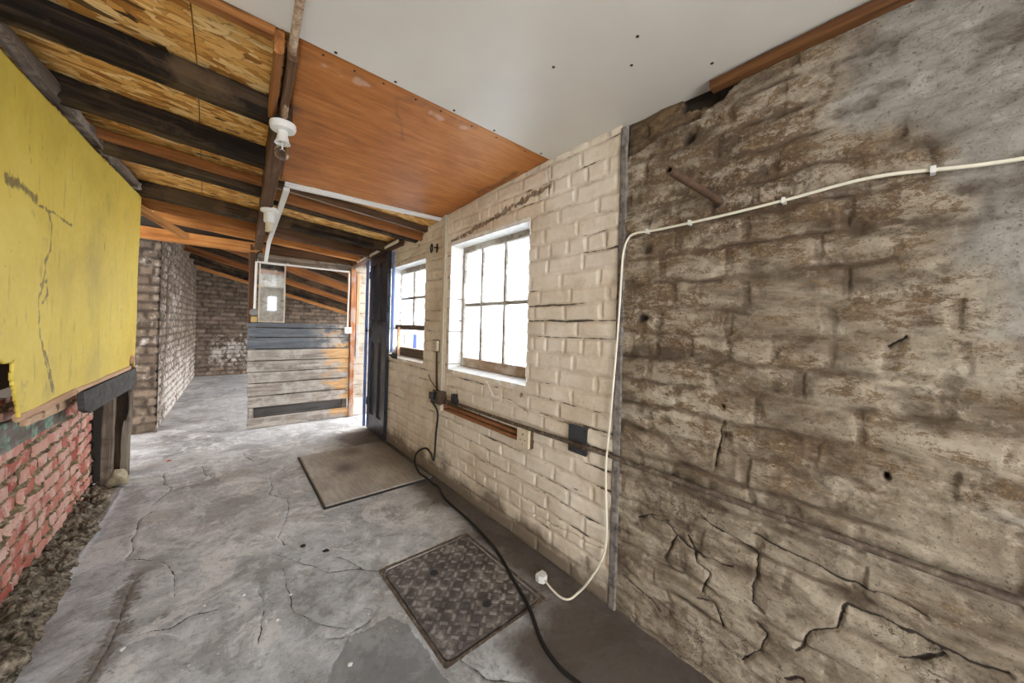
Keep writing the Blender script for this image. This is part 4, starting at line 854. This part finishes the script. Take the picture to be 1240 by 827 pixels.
for a, b in ((y0, y0 + .045), (y1 - .045, y1)): wbox(MB(), a, b, D0, D1, z0, z1).build('window_frame', FR, w1)
wbox(MB(), y0 + .045, y1 - .045, D0, D1, z1 - .05, z1).build('window_frame', FR, w1)
e = wbox(MB(), y0 + .045, y1 - .045, D0 - .008, D1, z0, z0 + .068).build('bottom_rail', FROT, w1); e['label'] = 'flaking rotten bottom rail'
cols = [y0 + .045, 1.945, 2.235, y1 - .045]; rows = [z0 + .068, 1.475, z1 - .05]
for y in cols[1:3]: wbox(MB(), y - .012, y + .012, D0 + .004, D1 - .004, rows[0], rows[2]).build('glazing_bar', FR, w1)
for a, b in zip(cols[:-1], cols[1:]): wbox(MB(), a + .0122, b - .0122, D0 + .006, D1 - .006, rows[1] - .013, rows[1] + .013).build('glazing_bar', FR, w1)
for a, b in zip(cols[:-1], cols[1:]):
    for c, d in zip(rows[:-1], rows[1:]): wbox(MB(), a + .004, b - .004, .134, .137, c + .004, d - .004).build('pane', PANE, w1)
w2 = thing('window_2', 'smaller window with a raised sash, next to the blue door', 'window', (wx(3.4) + .12, 3.4, .98)); w2['kind'] = 'structure'
y0, y1, z0, z1 = 2.965, 3.895, .960, 1.925; z0 = .955
for a, b in ((y0, y0 + .045), (y1 - .045, y1)): wbox(MB(), a, b, D0, D1, z0, z1).build('window_frame', FR, w2)
wbox(MB(), y0 + .045, y1 - .045, D0, D1, z1 - .06, z1).build('window_frame', FR, w2)
e = wbox(MB(), y0 + .045, y1 - .045, D0 - .03, D1, z0 - .005, z0 + .095).build('bottom_rail', FDARK, w2); e['label'] = 'dark brown bottom rail'
e = wbox(MB(), y0 + .02, y1 + .01, D0 - .045, D1 - .01, 1.245, 1.295).build('meeting_rail', FDARK, w2); e['label'] = 'dark brown meeting rail of the sash'
cols = [y0 + .045, 3.50, y1 - .045]; rows = [z0 + .095, 1.245, 1.295, 1.585, z1 - .06]
wbox(MB(), 3.488, 3.514, D0 + .004, D1 - .004, rows[2], rows[4]).build('glazing_bar', FR, w2)
for a, b in zip(cols[:-1], cols[1:]):
    wbox(MB(), a + .013, b - .013, D0 + .006, D1 - .006, rows[3] - .012, rows[3] + .012).build('glazing_bar', FR, w2)
    for c, d in ((rows[2], rows[3]), (rows[3], rows[4])): wbox(MB(), a + .004, b - .004, .134, .137, c + .004, d - .004).build('pane', PANE, w2)
t = MB(); wbox(t, 3.70, 3.722, D0 - .075, D0 - .05, z0 - .0, 1.27); tag(t.build('prop_stick', WPINK), 'thin wooden stick propping the sash of the smaller window', 'stick')

# ------------------------------------------------------------------ electrics on the right wall
def tube_obj(name, pts, r, mat, label, cat, group=None, seg=10):
    o = MB().tube(pts, r, seg).build(name, mat, None, True); return tag(o, label, cat, group, 'thing')
def wp_(y, d, z): return (wx(y) + d, y, z)
def spline(P, k=8):
    P = [Vector(p) for p in P]; out = []
    for i in range(len(P) - 1):
        a = P[max(i - 1, 0)]; b = P[i]; c = P[i + 1]; d = P[min(i + 2, len(P) - 1)]
        for j in range(k):
            t = j / k; out.append(.5 * ((2 * b) + (c - a) * t + (2 * a - 5 * b + 4 * c - d) * t * t + (3 * b - a - 3 * c + d) * t ** 3))
    return out + [P[-1]]
sc_ = thing('steel_conduit', 'long rusty steel conduit running along the right wall at knee height', 'pipe', wp_(1.2, -.02, .70))
MB().tube([wp_(y, -.022 - .010 * (y < .9) - .003 * math.sin(y * 5), .712 - .013 * max(0, y - .9)) for y in np.linspace(-2.9, 2.50, 60)], .0115, 10).build('pipe', CONDUIT, sc_, True)
for y in (2.33,): MB().lathe([(.015, -.012), (.0165, 0), (.015, .012)], wp_(y, -.022, .712 - .013 * max(0, y - .9)), (0, 1, 0), 12).build('coupling', DIRON, sc_, True)
br = thing('conduit_bracket', 'small dark upright bracket on the conduit under the larger window', 'bracket', wp_(2.38, -.02, .69))
MB().box((wx(2.36) - .038, 2.34, .685), (wx(2.36) + .006, 2.395, .765), .004).build('bracket_body', DIRON, br)
MB().box((wx(2.36) - .044, 2.352, .735), (wx(2.36) - .036, 2.383, .758), .002).build('cap', BLACKP, br)
ba = thing('cable_batten', 'pair of brown wooden battens between junction box and cream socket', 'batten', wp_(2.05, 0, .62))
for z, w in ((.655, .010), (.622, .013)):
    MB().tube([wp_(y, -.018, z - .004 + .012 * (2.5 - y) * .0) for y in np.linspace(1.56, 2.52, 20)], w, 8).build('batten_strip', COPPER, ba, True)
wbox(MB(), 1.57, 2.5, -.010, .006, .605, .672).build('back_board', WDARK, ba)
so = thing('socket_box', 'cream single socket box at the end of the brown battens', 'socket', wp_(1.52, 0, .60))
wbox(MB(), 1.47, 1.565, -.036, .006, .588, .702).build('back_box', WDARK, so)
fp = wbox(MB(), 1.468, 1.567, -.054, -.036, .594, .698).build('face_plate', CREAMP, so)
for (a, b, c, d) in ((1.511, 1.520, .664, .676), (1.533, 1.541, .634, .640), (1.493, 1.501, .634, .640), (1.513, 1.519, .610, .616)): wbox(MB(), a, b, -.0548, -.053, c, d).build('socket_hole', BLACKP, fp)
bb = thing('black_switch_box', 'dark slate-black square box on the wall, crossed by the conduit', 'box', wp_(1.12, 0, .66))
wbox(MB(), 1.075, 1.185, -.018, .006, .668, .802).build('box_body', SLATEP, bb)
wbox(MB(), 1.071, 1.189, -.024, -.018, .664, .806).build('cover_plate', SLATEP, bb)
for y, z in ((1.085, .79), (1.175, .79), (1.085, .68), (1.175, .68)): MB().lathe([(.005, 0), (.005, .002), (.002, .004)], wp_(y, -.024, z), (-1, 0, 0), 8).build('screw', DIRON, bb)
MB().lathe([(.017, -.03), (.017, .03)], wp_(1.11, -.034, .712), (0, 1, 0), 12).build('conduit_gland', IRON, bb, True)
jx = thing('junction_box', 'grimy brown metal junction box at the left end of the conduit', 'box', wp_(2.6, 0, .65))
wbox(MB(), 2.53, 2.66, -.050, .006, .655, .755).build('box_body', IRON, jx)
wbox(MB(), 2.525, 2.665, -.058, -.050, .65, .76).build('box_lid', CONDUIT, jx)
for q in ((2.655, 2.70, -.045, -.02, .60, .655), (2.54, 2.575, -.05, -.02, .60, .66)): wbox(MB(), *q).build('cable_clamp', CREAMP, jx)
pg = thing('black_plug', 'black plug pushed into the junction box, feeding the black cable', 'plug', wp_(2.63, -.09, .68))
MB().box((wx(2.63) - .095, 2.605, .685), (wx(2.63) - .058, 2.665, .745), .006).build('plug_body', BLACKP, pg)
MB().lathe([(.012, 0), (.008, -.03)], (wx(2.63) - .080, 2.632, .686), (0, 0, 1), 12).build('cord_grip', BLACKP, pg, True)
s2 = thing('wall_socket', 'small cream socket between the two windows', 'socket', wp_(2.7, 0, 1.08))
wbox(MB(), 2.665, 2.775, -.014, .006, 1.078, 1.175).build('back_plate', DIRON, s2)
fp = wbox(MB(), 2.655, 2.745, -.040, -.014, 1.083, 1.168).build('face_plate', CREAMP, s2)
for (a, b, c, d) in ((2.696, 2.704, 1.140, 1.152), (2.716, 2.724, 1.110, 1.116), (2.676, 2.684, 1.110, 1.116)): wbox(MB(), a, b, -.0408, -.0395, c, d).build('socket_hole', BLACKP, fp)
tube_obj('brown_drop_pipe', [wp_(2.695, -.014, 1.08), wp_(2.69, -.014, .9), wp_(2.675, -.014, .75)], .008, IRON, 'thin brown pipe dropping from the small cream socket to the junction box', 'pipe')
tube_obj('loose_wire', spline([wp_(2.85, -.008, .86), wp_(2.80, -.012, .82), wp_(2.72, -.012, .775), wp_(2.66, -.012, .755)]), .004, IRON, 'short bent brown wire left of the junction box', 'wire', seg=6)
tk = thing('wall_trunking', 'cream upright trunking running from the ceiling to the junction box', 'trunking', wp_(2.6, 0, .75))
wbox(MB(), 2.588, 2.632, -.016, .004, .752, 2.225).build('trunking_body', WHITEP, tk)
wbox(MB(), 2.594, 2.626, -.0185, -.016, .752, 2.225).build('trunking_lid', CREAMP, tk)
tube_obj('thin_drop_pipe', [wp_(2.568, -.010, 2.22), wp_(2.566, -.010, 1.6), wp_(2.562, -.010, .76)], .0065, CREAMP, 'thin cream painted pipe right beside the upright trunking', 'pipe')
ct = thing('ceiling_trunking', 'white trunking along the far edge of the plywood ceiling panel', 'trunking', (.95, 2.72, 2.2))
def ctb(a, b, z0, z1, y0o, y1o):
    p = Vector((.375, 2.775, 0)); q = Vector((1.505, 2.70, 0)); return MB().prism([p + Vector((0, y0o, z0)), q + Vector((0, y0o, z0)), q + Vector((0, y1o, z0)), p + Vector((0, y1o, z0))], (0, 0, 0), (0, 0, z1 - z0))
ctb(0, 1, 2.204, 2.226, .0, .04).build('trunking_body', WHITEP, ct)
ctb(0, 1, 2.201, 2.204, .006, .034).build('trunking_lid', WHITEP, ct)
ctb(0, 1, 2.212, 2.226, -.012, -.001).build('edge_bead', WHITEP, ct)
dg = thing('sloping_trunking', 'white trunking crossing under the joists towards the partition', 'trunking', (.42, 3.6, 2.13))
a = Vector((.365, 2.76, 2.165)); b = Vector((.468, 4.56, 2.128))
MB().prism([a, b, b + Vector((.036, 0, 0)), a + Vector((.036, 0, 0))], (0, 0, 0), (0, 0, .022)).build('trunking_body', WHITEP, dg)
MB().prism([b, b + Vector((.036, 0, 0)), Vector((.542, 5.158, 2.0)), Vector((.508, 5.158, 2.0))], (0, 0, 0), (0, .004, .022)).build('trunking_drop', WHITEP, dg)
hc = thing('white_conduit', 'white conduit running along the head rail of the partition', 'pipe', (.95, 5.15, 1.98))
MB().tube([(.44, 5.155, 1.998), (1.475, 5.155, 2.003)], .012, 10).build('pipe', WHITEP, hc, True)
for x in (.75, 1.25): MB().box((x - .01, 5.14, 1.99), (x + .01, 5.172, 2.018), .003).build('saddle_clip', WHITEP, hc)
vc = thing('switch_drop', 'white conduit dropping to a round grey switch on the dark post', 'switch', (.42, 5.16, 1.36))
MB().tube([(.437, 5.172, 2.03), (.430, 5.172, 1.44)], .0135, 10).build('pipe', WHITEP, vc, True)
e = MB().lathe([(.042, 0), (.045, .012), (.042, .03), (.03, .042), (.012, .048)], (.425, 5.195, 1.395), (0, -1, 0), 20).build('round_switch', GREYP, vc, True); e['label'] = 'round grey switch'
e = MB().box((.395, 5.15, 1.277), (.455, 5.19, 1.345), .006).build('brass_fitting', BRASS, vc); e['label'] = 'small brass fitting'
tube_obj('black_loop_wire', spline([(.432, 5.165, 2.0), (.434, 5.15, 2.07), (.45, 5.12, 2.105), (.485, 5.12, 2.12)]), .009, RUBBER, 'short black wire looping from the post to the white trunking', 'wire')
rs_ = thing('switch_socket', 'white square socket on the partition beside the rust-coloured post', 'socket', (1.47, 5.15, 1.15))
MB().box((1.425, 5.115, 1.155), (1.513, 5.166, 1.240), .004).build('socket_box', WHITEP, rs_)
MB().box((1.462, 5.112, 1.19), (1.476, 5.1155, 1.205), .001).build('switch_rocker', GREYP, rs_)
tube_obj('white_drop_cable', [(1.478, 5.160, 1.985), (1.474, 5.160, 1.6), (1.470, 5.155, 1.235)], .010, WHITEP, 'white conduit dropping to the square socket by the rust-coloured post', 'pipe')
# two batten lampholders under the beam
lp = thing('bulb_holder', 'white ceiling lampholder with a clear bare bulb', 'lamp', (.236, 1.845, 2.16))
L = (.236, 1.845, 2.168)
MB().lathe([(.020, 0), (.050, -.002), (.051, -.016), (.046, -.030), (.024, -.034)], L, (0, 0, 1), 28).build('ceiling_rose', WHITEP, lp, True)
MB().lathe([(.019, -.030), (.020, -.05), (.024, -.074), (.031, -.088), (.029, -.089), (.018, -.07), (.012, -.068)], L, (0, 0, 1), 24).build('lampholder', WHITEP, lp, True)
bu = MB().lathe([(.0125, -.070), (.0135, -.086), (.020, -.099), (.0285, -.116), (.0300, -.130), (.0265, -.146), (.016, -.156), (.004, -.159)], L, (0, 0, 1), 24).build('glass_bulb', GLASS, lp, True)
bu['label'] = 'clear glass bulb, unlit'
t = MB().tube([(L[0], L[1], L[2] - .075), (L[0], L[1], L[2] - .112)], .0035, 6); t.tube([(L[0] - .009, L[1], L[2] - .118), (L[0], L[1], L[2] - .112), (L[0] + .009, L[1], L[2] - .118)], .0012, 5); t.build('filament', WHITEP, bu)
rp = thing('rusty_ceiling_pipe', 'flaking rusty conduit running along the ceiling to the bulb', 'pipe', (.2, 1.3, 2.15))
MB().tube([(.05, -.9, 2.2475), (.17, .95, 2.2475), (.197, 1.35, 2.2475 - .02), (.222, 1.65, 2.205), (.234, 1.80, 2.18)], .0125, 12).build('pipe', FLAKED, rp, True)
MB().lathe([(.03, 0), (.034, -.01), (.03, -.024)], (.236, 1.845, 2.192), (0, 0, 1), 16).build('terminal_box', DIRON, rp, True)
l2 = thing('bulbless_holder', 'white lampholder without a bulb beside the sloping trunking', 'lamp', (.352, 3.28, 2.15))
L = (.348, 3.28, 2.160)
MB().lathe([(.03, .004), (.060, .002), (.060, -.022), (.05, -.03), (.03, -.034)], L, (0, 0, 1), 24).build('ceiling_rose', WHITEP, l2, True)
MB().lathe([(.036, -.03), (.036, -.10), (.030, -.108)], L, (0, 0, 1), 20).build('lampholder', WHITEP, l2, True)
MB().lathe([(.023, -.105), (.023, -.165), (.026, -.175), (.022, -.176), (.018, -.14)], L, (0, 0, 1), 20).build('bulb_socket', CREAMP, l2, True)
# iron ring hook
hk = thing('ring_hook', 'small black iron ring hook high between the windows', 'hook', wp_(2.75, -.02, 1.97))
MB().box((wx(2.75) - .012, 2.735, 1.935), (wx(2.75) + .004, 2.765, 2.01), .003).build('back_plate', DIRON, hk)
MB().tube([wp_(2.75 + .036 * math.cos(a) + .045, -.040 + .010 * math.cos(a), 1.972 + .036 * math.sin(a)) for a in np.linspace(0, 2 * PI, 20)], .006, 8, False).build('ring', DIRON, hk, True)
MB().tube([wp_(2.75, .0, 1.975), wp_(2.757, -.035, 1.975)], .006, 8).build('shank', DIRON, hk, True)
# stub pipe out of the near wall
m_ = thing('pipe_stub', 'open rusty pipe end sticking out of the rough wall', 'pipe', (1.2, .49, 1.77))
a = Vector((1.462, .492, 1.793)); b = Vector((1.01, .482, 1.772)); ax = (b - a).normalized(); Ln = (b - a).length
MB().lathe([(.0125, 0), (.0125, Ln), (.0075, Ln), (.0065, Ln - .02), (.001, Ln - .022)], a, ax, 16).build('pipe', plain('stub_rust', (.085, .05, .032), .75, .2, var=.4, sc=50, bump=.3), m_, True)
MB().lathe([(.022, -.004), (.019, .012), (.013, .018)], a, ax, 14).build('mortar_collar', MMORT, m_, True)

# ------------------------------------------------------------------ cables
bc = [wp_(2.632, -.080, .67), (1.466, 2.60, .576), (1.466, 2.616, .40), (1.45, 2.60, .26), (1.428, 2.575, .195), (1.41, 2.60, .255), (1.388, 2.65, .282), (1.371, 2.76, .217), (1.393, 2.842, .11), (1.412, 2.80, .03), (1.418, 2.675, .020), (1.417, 2.559, .013), (1.424, 2.478, .010), (1.368, 2.267, .010), (1.344, 1.907, .011), (1.295, 1.582, .012), (1.215, 1.344, .014), (1.152, 1.154, .013), (1.073, .997, .010), (1.045, .882, .010), (1.051, .787, .010), (1.10, .5, .010), (1.2, 0., .010)]
tube_obj('black_cable', spline(bc, 10), .0085, RUBBER, 'black cable hanging from the junction box and snaking across the floor', 'cable', seg=10)
wc = thing('white_cable', 'cream cable clipped across the rough wall and hanging to a plug on the floor', 'cable', (1.43, .9, 1.2))
pw = [wp_(-.6, -.012, 1.715), wp_(-.157, -.012, 1.725), wp_(.086, -.014, 1.757), wp_(.297, -.014, 1.745), wp_(.50, -.014, 1.737), wp_(.727, -.014, 1.734), wp_(.835, -.016, 1.738), wp_(.875, -.018, 1.715), wp_(.894, -.020, 1.65), wp_(.900, -.022, 1.52), wp_(.908, -.024, 1.30), wp_(.930, -.030, .91), wp_(.948, -.030, .637), wp_(.932, -.034, .335), wp_(.96, -.036, .204), (1.405, 1.011, .09), (1.390, 1.055, .022), (1.339, 1.065, .010), (1.316, 1.097, .008), (1.319, 1.163, .010), (1.328, 1.225, .020)]
MB().tube(spline(pw, 10), .0052, 10).build('cord', CABLEW, wc, True)
for y, z in ((.297, 1.745), (.60, 1.736), (-.02, 1.742), (.78, 1.736)): wbox(MB(), y - .005, y + .005, -.022, .006, z - .009, z + .009).build('cable_clip', WHITEP, wc)
pl = thing('white_plug', 'white three-pin plug lying on the floor by the manhole cover', 'plug', (1.328, 1.25, .0))
t = MB(); o3 = [(1.304, 1.262), (1.352, 1.262), (1.354, 1.238), (1.342, 1.216), (1.316, 1.216), (1.302, 1.238)]
t.prism([(x, y, .004) for x, y in o3], (0, 0, 0), (0, 0, .034)).build('plug_body', WHITEP, pl)
t = MB()
for x, z in ((1.312, .016), (1.344, .016), (1.328, .030)): t.box((x - .003, 1.262, z - .002), (x + .003, 1.280, z + .003))
t.build('pin', BRASS, pl)

# ------------------------------------------------------------------ manhole and access board in the floor
m = Mat('cast_iron_plate', .6, .4, .25); v = m.obj(rnd=False); n = m.noise(v, 12, 7, .7, .4); nf = m.noise(v, 70, 5, .7)
c = m.ramp(n, [(.34, (.05, .042, .037)), (.47, (.13, .112, .102)), (.57, (.23, .205, .19)), (.68, (.38, .355, .33))])
c = m.mix(m.rng(nf, .33, .43, .6, 0.), c, (.03, .025, .022)); zt = m.node('ShaderNodeSeparateXYZ', {0: m.node('ShaderNodeNewGeometry').outputs['Position']}).outputs[2]
c = m.mix(m.math('MULTIPLY', m.rng(zt, .0030, .0042), m.rng(n, .38, .62, .15, .55)), c, (.40, .375, .345)); c = m.mix(m.math('MULTIPLY', m.rng(zt, .0008, .0030, 1., 0.), m.rng(n, .4, .65, .6, .1)), c, (.05, .04, .034))
m.base(c); m.rough(m.rng(n, .3, .7, .45, .8)); m.bump(nf, .4, .003); CAST = m.m
mh = thing('manhole_cover', 'cast-iron manhole cover with raised treads set in the floor', 'manhole cover', (.983, 1.486, -.012))
def rrect(x0, x1, y0, y1, r, n=6):
    out = []
    for cx, cy, a0 in ((x1 - r, y1 - r, 0), (x0 + r, y1 - r, PI / 2), (x0 + r, y0 + r, PI), (x1 - r, y0 + r, 3 * PI / 2)):
        out += [(cx + r * math.cos(a0 + PI / 2 * k / n), cy + r * math.sin(a0 + PI / 2 * k / n)) for k in range(n + 1)]
    return out
X0, X1, Y0, Y1 = .708, 1.258, 1.142, 1.832
oa = rrect(X0, X1, Y0, Y1, .012); ob = rrect(X0 + .011, X1 - .011, Y0 + .011, Y1 - .011, .035); k = len(oa)
t = MB(); vs = [(x, y, z) for z in (-.02, .006) for L_ in (oa, ob) for x, y in L_]
f = []
for i in range(k):
    j = (i + 1) % k; f += [(2*k + i, 2*k + j, 3*k + j, 3*k + i), (i, j, 2*k + j, 2*k + i), (k + j, k + i, 3*k + i, 3*k + j), (j, i, k + i, k + j)]
t.add(vs, f).build('frame', CONDUIT, mh)
cv = rrect(X0 + .022, X1 - .022, Y0 + .022, Y1 - .022, .03); cv2 = rrect(X0 + .026, X1 - .026, Y0 + .026, Y1 - .026, .027)
t = MB(); t.prism([(x, y, -.014) for x, y in cv], (0, 0, 0), (0, 0, .015)); cov = None
rs = np.random.RandomState(4)
nx, ny = 9, 13; sx_, sy_ = (X1 - X0 - .10) / nx, (Y1 - Y0 - .10) / ny
for i in range(nx + 1):
    for j in range(ny + 1):
        cx = X0 + .05 + sx_ * i; cy = Y0 + .05 + sy_ * j
        if min(math.hypot(cx - .93, cy - 1.64), math.hypot(cx - 1.02, cy - 1.30)) < .035: continue
        a = PI / 4 if (i + j) % 2 else -PI / 4; l, w = .0165, .0068
        ux, uy = math.cos(a), math.sin(a)
        q = [(cx + ux * l * s - uy * w * p, cy + uy * l * s + ux * w * p) for s, p in ((-1, -1), (1, -1), (1, 1), (-1, 1))]
        t.prism([(x, y, .0005) for x, y in q], (0, 0, 0), (0, 0, .0040))
t.build('cover_plate', CAST, mh)
for cx, cy in ((.93, 1.64), (1.02, 1.30)):
    t = MB(); t.lathe([(.023, .001), (.021, .0035), (.015, .0035), (.014, .0012)], (cx, cy, 0), (0, 0, 1), 18); t.box((cx - .010, cy - .0045, .0009), (cx + .010, cy + .0045, .0020)); t.build('key_hole', BLACKP, mh)
m = Mat('worn_board', .6, .3); v = m.obj(rnd=False); n = m.noise(v, 2.2, 6, .6, .5); n2 = m.noise(m.obj((9, 1.5, 1), rnd=False), 4, 6, .65); nf = m.noise(v, 45, 5, .7)
c = m.ramp(m.math('ADD', m.math('MULTIPLY', n, .65), m.math('MULTIPLY', n2, .35)), [(.33, (.19, .165, .142)), (.5, (.35, .32, .285)), (.66, (.52, .49, .45))])
c = m.mix(m.attr('spot'), c, (.06, .05, .042)); c = m.mix(m.rng(nf, .64, .72, 0., .4), c, (.42, .40, .37)); m.base(c); m.rough(m.rng(n, .3, .7, .4, .7)); m.bump(nf, .15, .003); WORN = m.m
ab = thing('access_board', 'flat worn brown-grey board lying on the floor by the window wall', 'board', (1.06, 3.25, 0))
us = steps((.655, 1.475, .012)); vs = steps((2.685, 3.83, .016)); U, V = np.meshgrid(us, vs)
sp = np.maximum(np.exp(-(np.hypot((U - .95) / 1.1, (V - 3.30) / 1.5) / .085) ** 2) * .8, np.exp(-(np.hypot(U - 1.12, (V - 3.7) / 1.2) / .12) ** 2) * .7); sp = np.maximum(sp, sstep(1.18, 1.45, U) * .55)
o = grid('board_top', us, vs, lambda a, b: (a - .035 * (b - 2.68) * -1 * sstep(.9, .66, a) - 1.06, b - 3.25, .016 + .003 * fbm(a * 3, b * 3, 8, 2) + 0 * a), dict(spot=sp), WORN, None, ab)
sm = o.modifiers.new('t', 'SOLIDIFY'); sm.thickness = .018; sm.offset = -1
e = MB().prism([(.640, 2.675, -.005), (.648, 2.675, -.005), (.690, 3.84, -.005), (.682, 3.84, -.005)], (0, 0, 0), (0, 0, .016)).build('edge_strip', DIRON, ab); e['label'] = 'dark metal edging'
e = MB().box((.640, 2.672, -.005), (1.44, 2.682, .011)).build('edge_strip', DIRON, ab); e['label'] = 'dark metal edging'

# ------------------------------------------------------------------ outside
tag(MB().box((1.80, -4, -.25), (14, 16, -.05)).build('yard_ground', plain('yard_concrete', (.45, .45, .44), .9)), kind='structure')
tag(MB().box((1.965, 4.12, -.05), (2.005, 4.16, 1.18), .006).build('yard_post', plain('bright_blue_paint', (.008, .03, .16), .5, .4)), 'bright blue post outside the smaller window', 'post')
tag(MB().box((1.80, 4.30, -.05), (2.6, 4.42, 2.6)).build('sky_blocker', MRENDER), kind='structure')  # added wall, blocks part of the sky from the doorway reveal
# ------------------------------------------------------------------ shell behind the camera: end wall with a pale window, wide opening on the left
def shell(name, lo, hi, mat=MRENDER): tag(MB().box(lo, hi).build(name, mat), kind='structure')
YB = -2.2
shell('wall_left_near', (-1.0, YB, -.05), (-.9, 1.62, 2.5))
for lo, hi in (((.45, -.05), (.84, 2.5)), ((1.10, -.05), (1.9, 2.5)), ((.84, -.05), (1.10, 1.58)), ((.84, 2.04), (1.10, 2.5))): shell('wall_front', (lo[0], YB - .1, lo[1]), (hi[0], YB, hi[1]))
w3 = thing('window_3', 'small white window behind the camera, seen in the mirror', 'window', (.97, YB, 1.58)); w3['kind'] = 'structure'
for lo, hi in (((.84, 1.58), (.875, 2.04)), ((1.065, 1.58), (1.10, 2.04)), ((.875, 1.58), (1.065, 1.615)), ((.875, 2.005), (1.065, 2.04)), ((.875, 1.795), (1.065, 1.825))): MB().box((lo[0], YB - .07, lo[1]), (hi[0], YB - .03, hi[1])).build('window_frame', WHITEP, w3)
for z0, z1 in ((1.615, 1.795), (1.825, 2.005)): MB().box((.875, YB - .052, z0), (1.065, YB - .048, z1)).build('pane', PANE, w3)
shell('wall_front_lintel', (-1.2, YB - .1, 2.12), (.45, YB, 2.5))
shell('ceiling_infill', (-1.2, 5.315, 2.13), (1.8, 5.33, 2.5), MDARK)

# ------------------------------------------------------------------ light, camera, colour
w = bpy.data.worlds.new('overcast_sky'); SC.world = w; w.use_nodes = True
bg = w.node_tree.nodes['Background']; bg.inputs[0].default_value = (.985, .99, 1.0, 1); bg.inputs[1].default_value = 6.0
def area(name, loc, rot, sx, sy, power, col=(.9, .95, 1), portal=False):
    l = bpy.data.lights.new(name, 'AREA'); l.shape = 'RECTANGLE'; l.size = sx; l.size_y = sy; l.energy = power; l.color = col
    if portal: l.cycles.is_portal = True
    o = bpy.data.objects.new(name, l); COL.objects.link(o); o.location = loc; o.rotation_euler = rot; return o
area('daylight_window', (1.70, 2.03, 1.45), (0, PI / 2, 0), 1.0, .95, 1, portal=True)
area('daylight_window', (1.70, 3.41, 1.43), (0, PI / 2, 0), .97, .88, 1, portal=True)
area('daylight_door', (1.80, 4.83, 1.05), (0, PI / 2, 0), 2.1, .74, 1, portal=True)
area('daylight_back', (3.4, 8., .7), (0, PI / 2, 0), 1.4, 5.2, 1, portal=True)
area('daylight_front', (-.27, YB, 1.05), (-PI / 2, 0, 0), 1.4, 2.1, 1, portal=True)
cam = bpy.data.cameras.new('camera'); cam.sensor_width = 36; cam.lens = 426 / 1240 * 36; cam.shift_y = -17 / 1240; cam.clip_start = .02
co = bpy.data.objects.new('camera', cam); COL.objects.link(co); SC.camera = co
YAW = math.radians(40.987)
co.matrix_world = Matrix.Translation((0, 0, H)) @ Matrix.Rotation(-YAW, 4, 'Z') @ Matrix.Rotation(PI / 2, 4, 'X') @ Matrix.Rotation(math.radians(1.6), 4, 'Z')
vs_ = SC.view_settings; vs_.view_transform = 'Standard'; vs_.look = 'None'; vs_.gamma = 1; vs_.use_curve_mapping = False; vs_.exposure = 1.36
SC.cycles.use_denoising = True; SC.cycles.max_bounces = 10; SC.cycles.diffuse_bounces = 6; SC.cycles.transparent_max_bounces = 12; SC.cycles.sample_clamp_indirect = 8
for o in bpy.data.objects:
    if o.parent is None and o.type in {'MESH', 'EMPTY'} and 'kind' not in o: o['kind'] = 'thing'
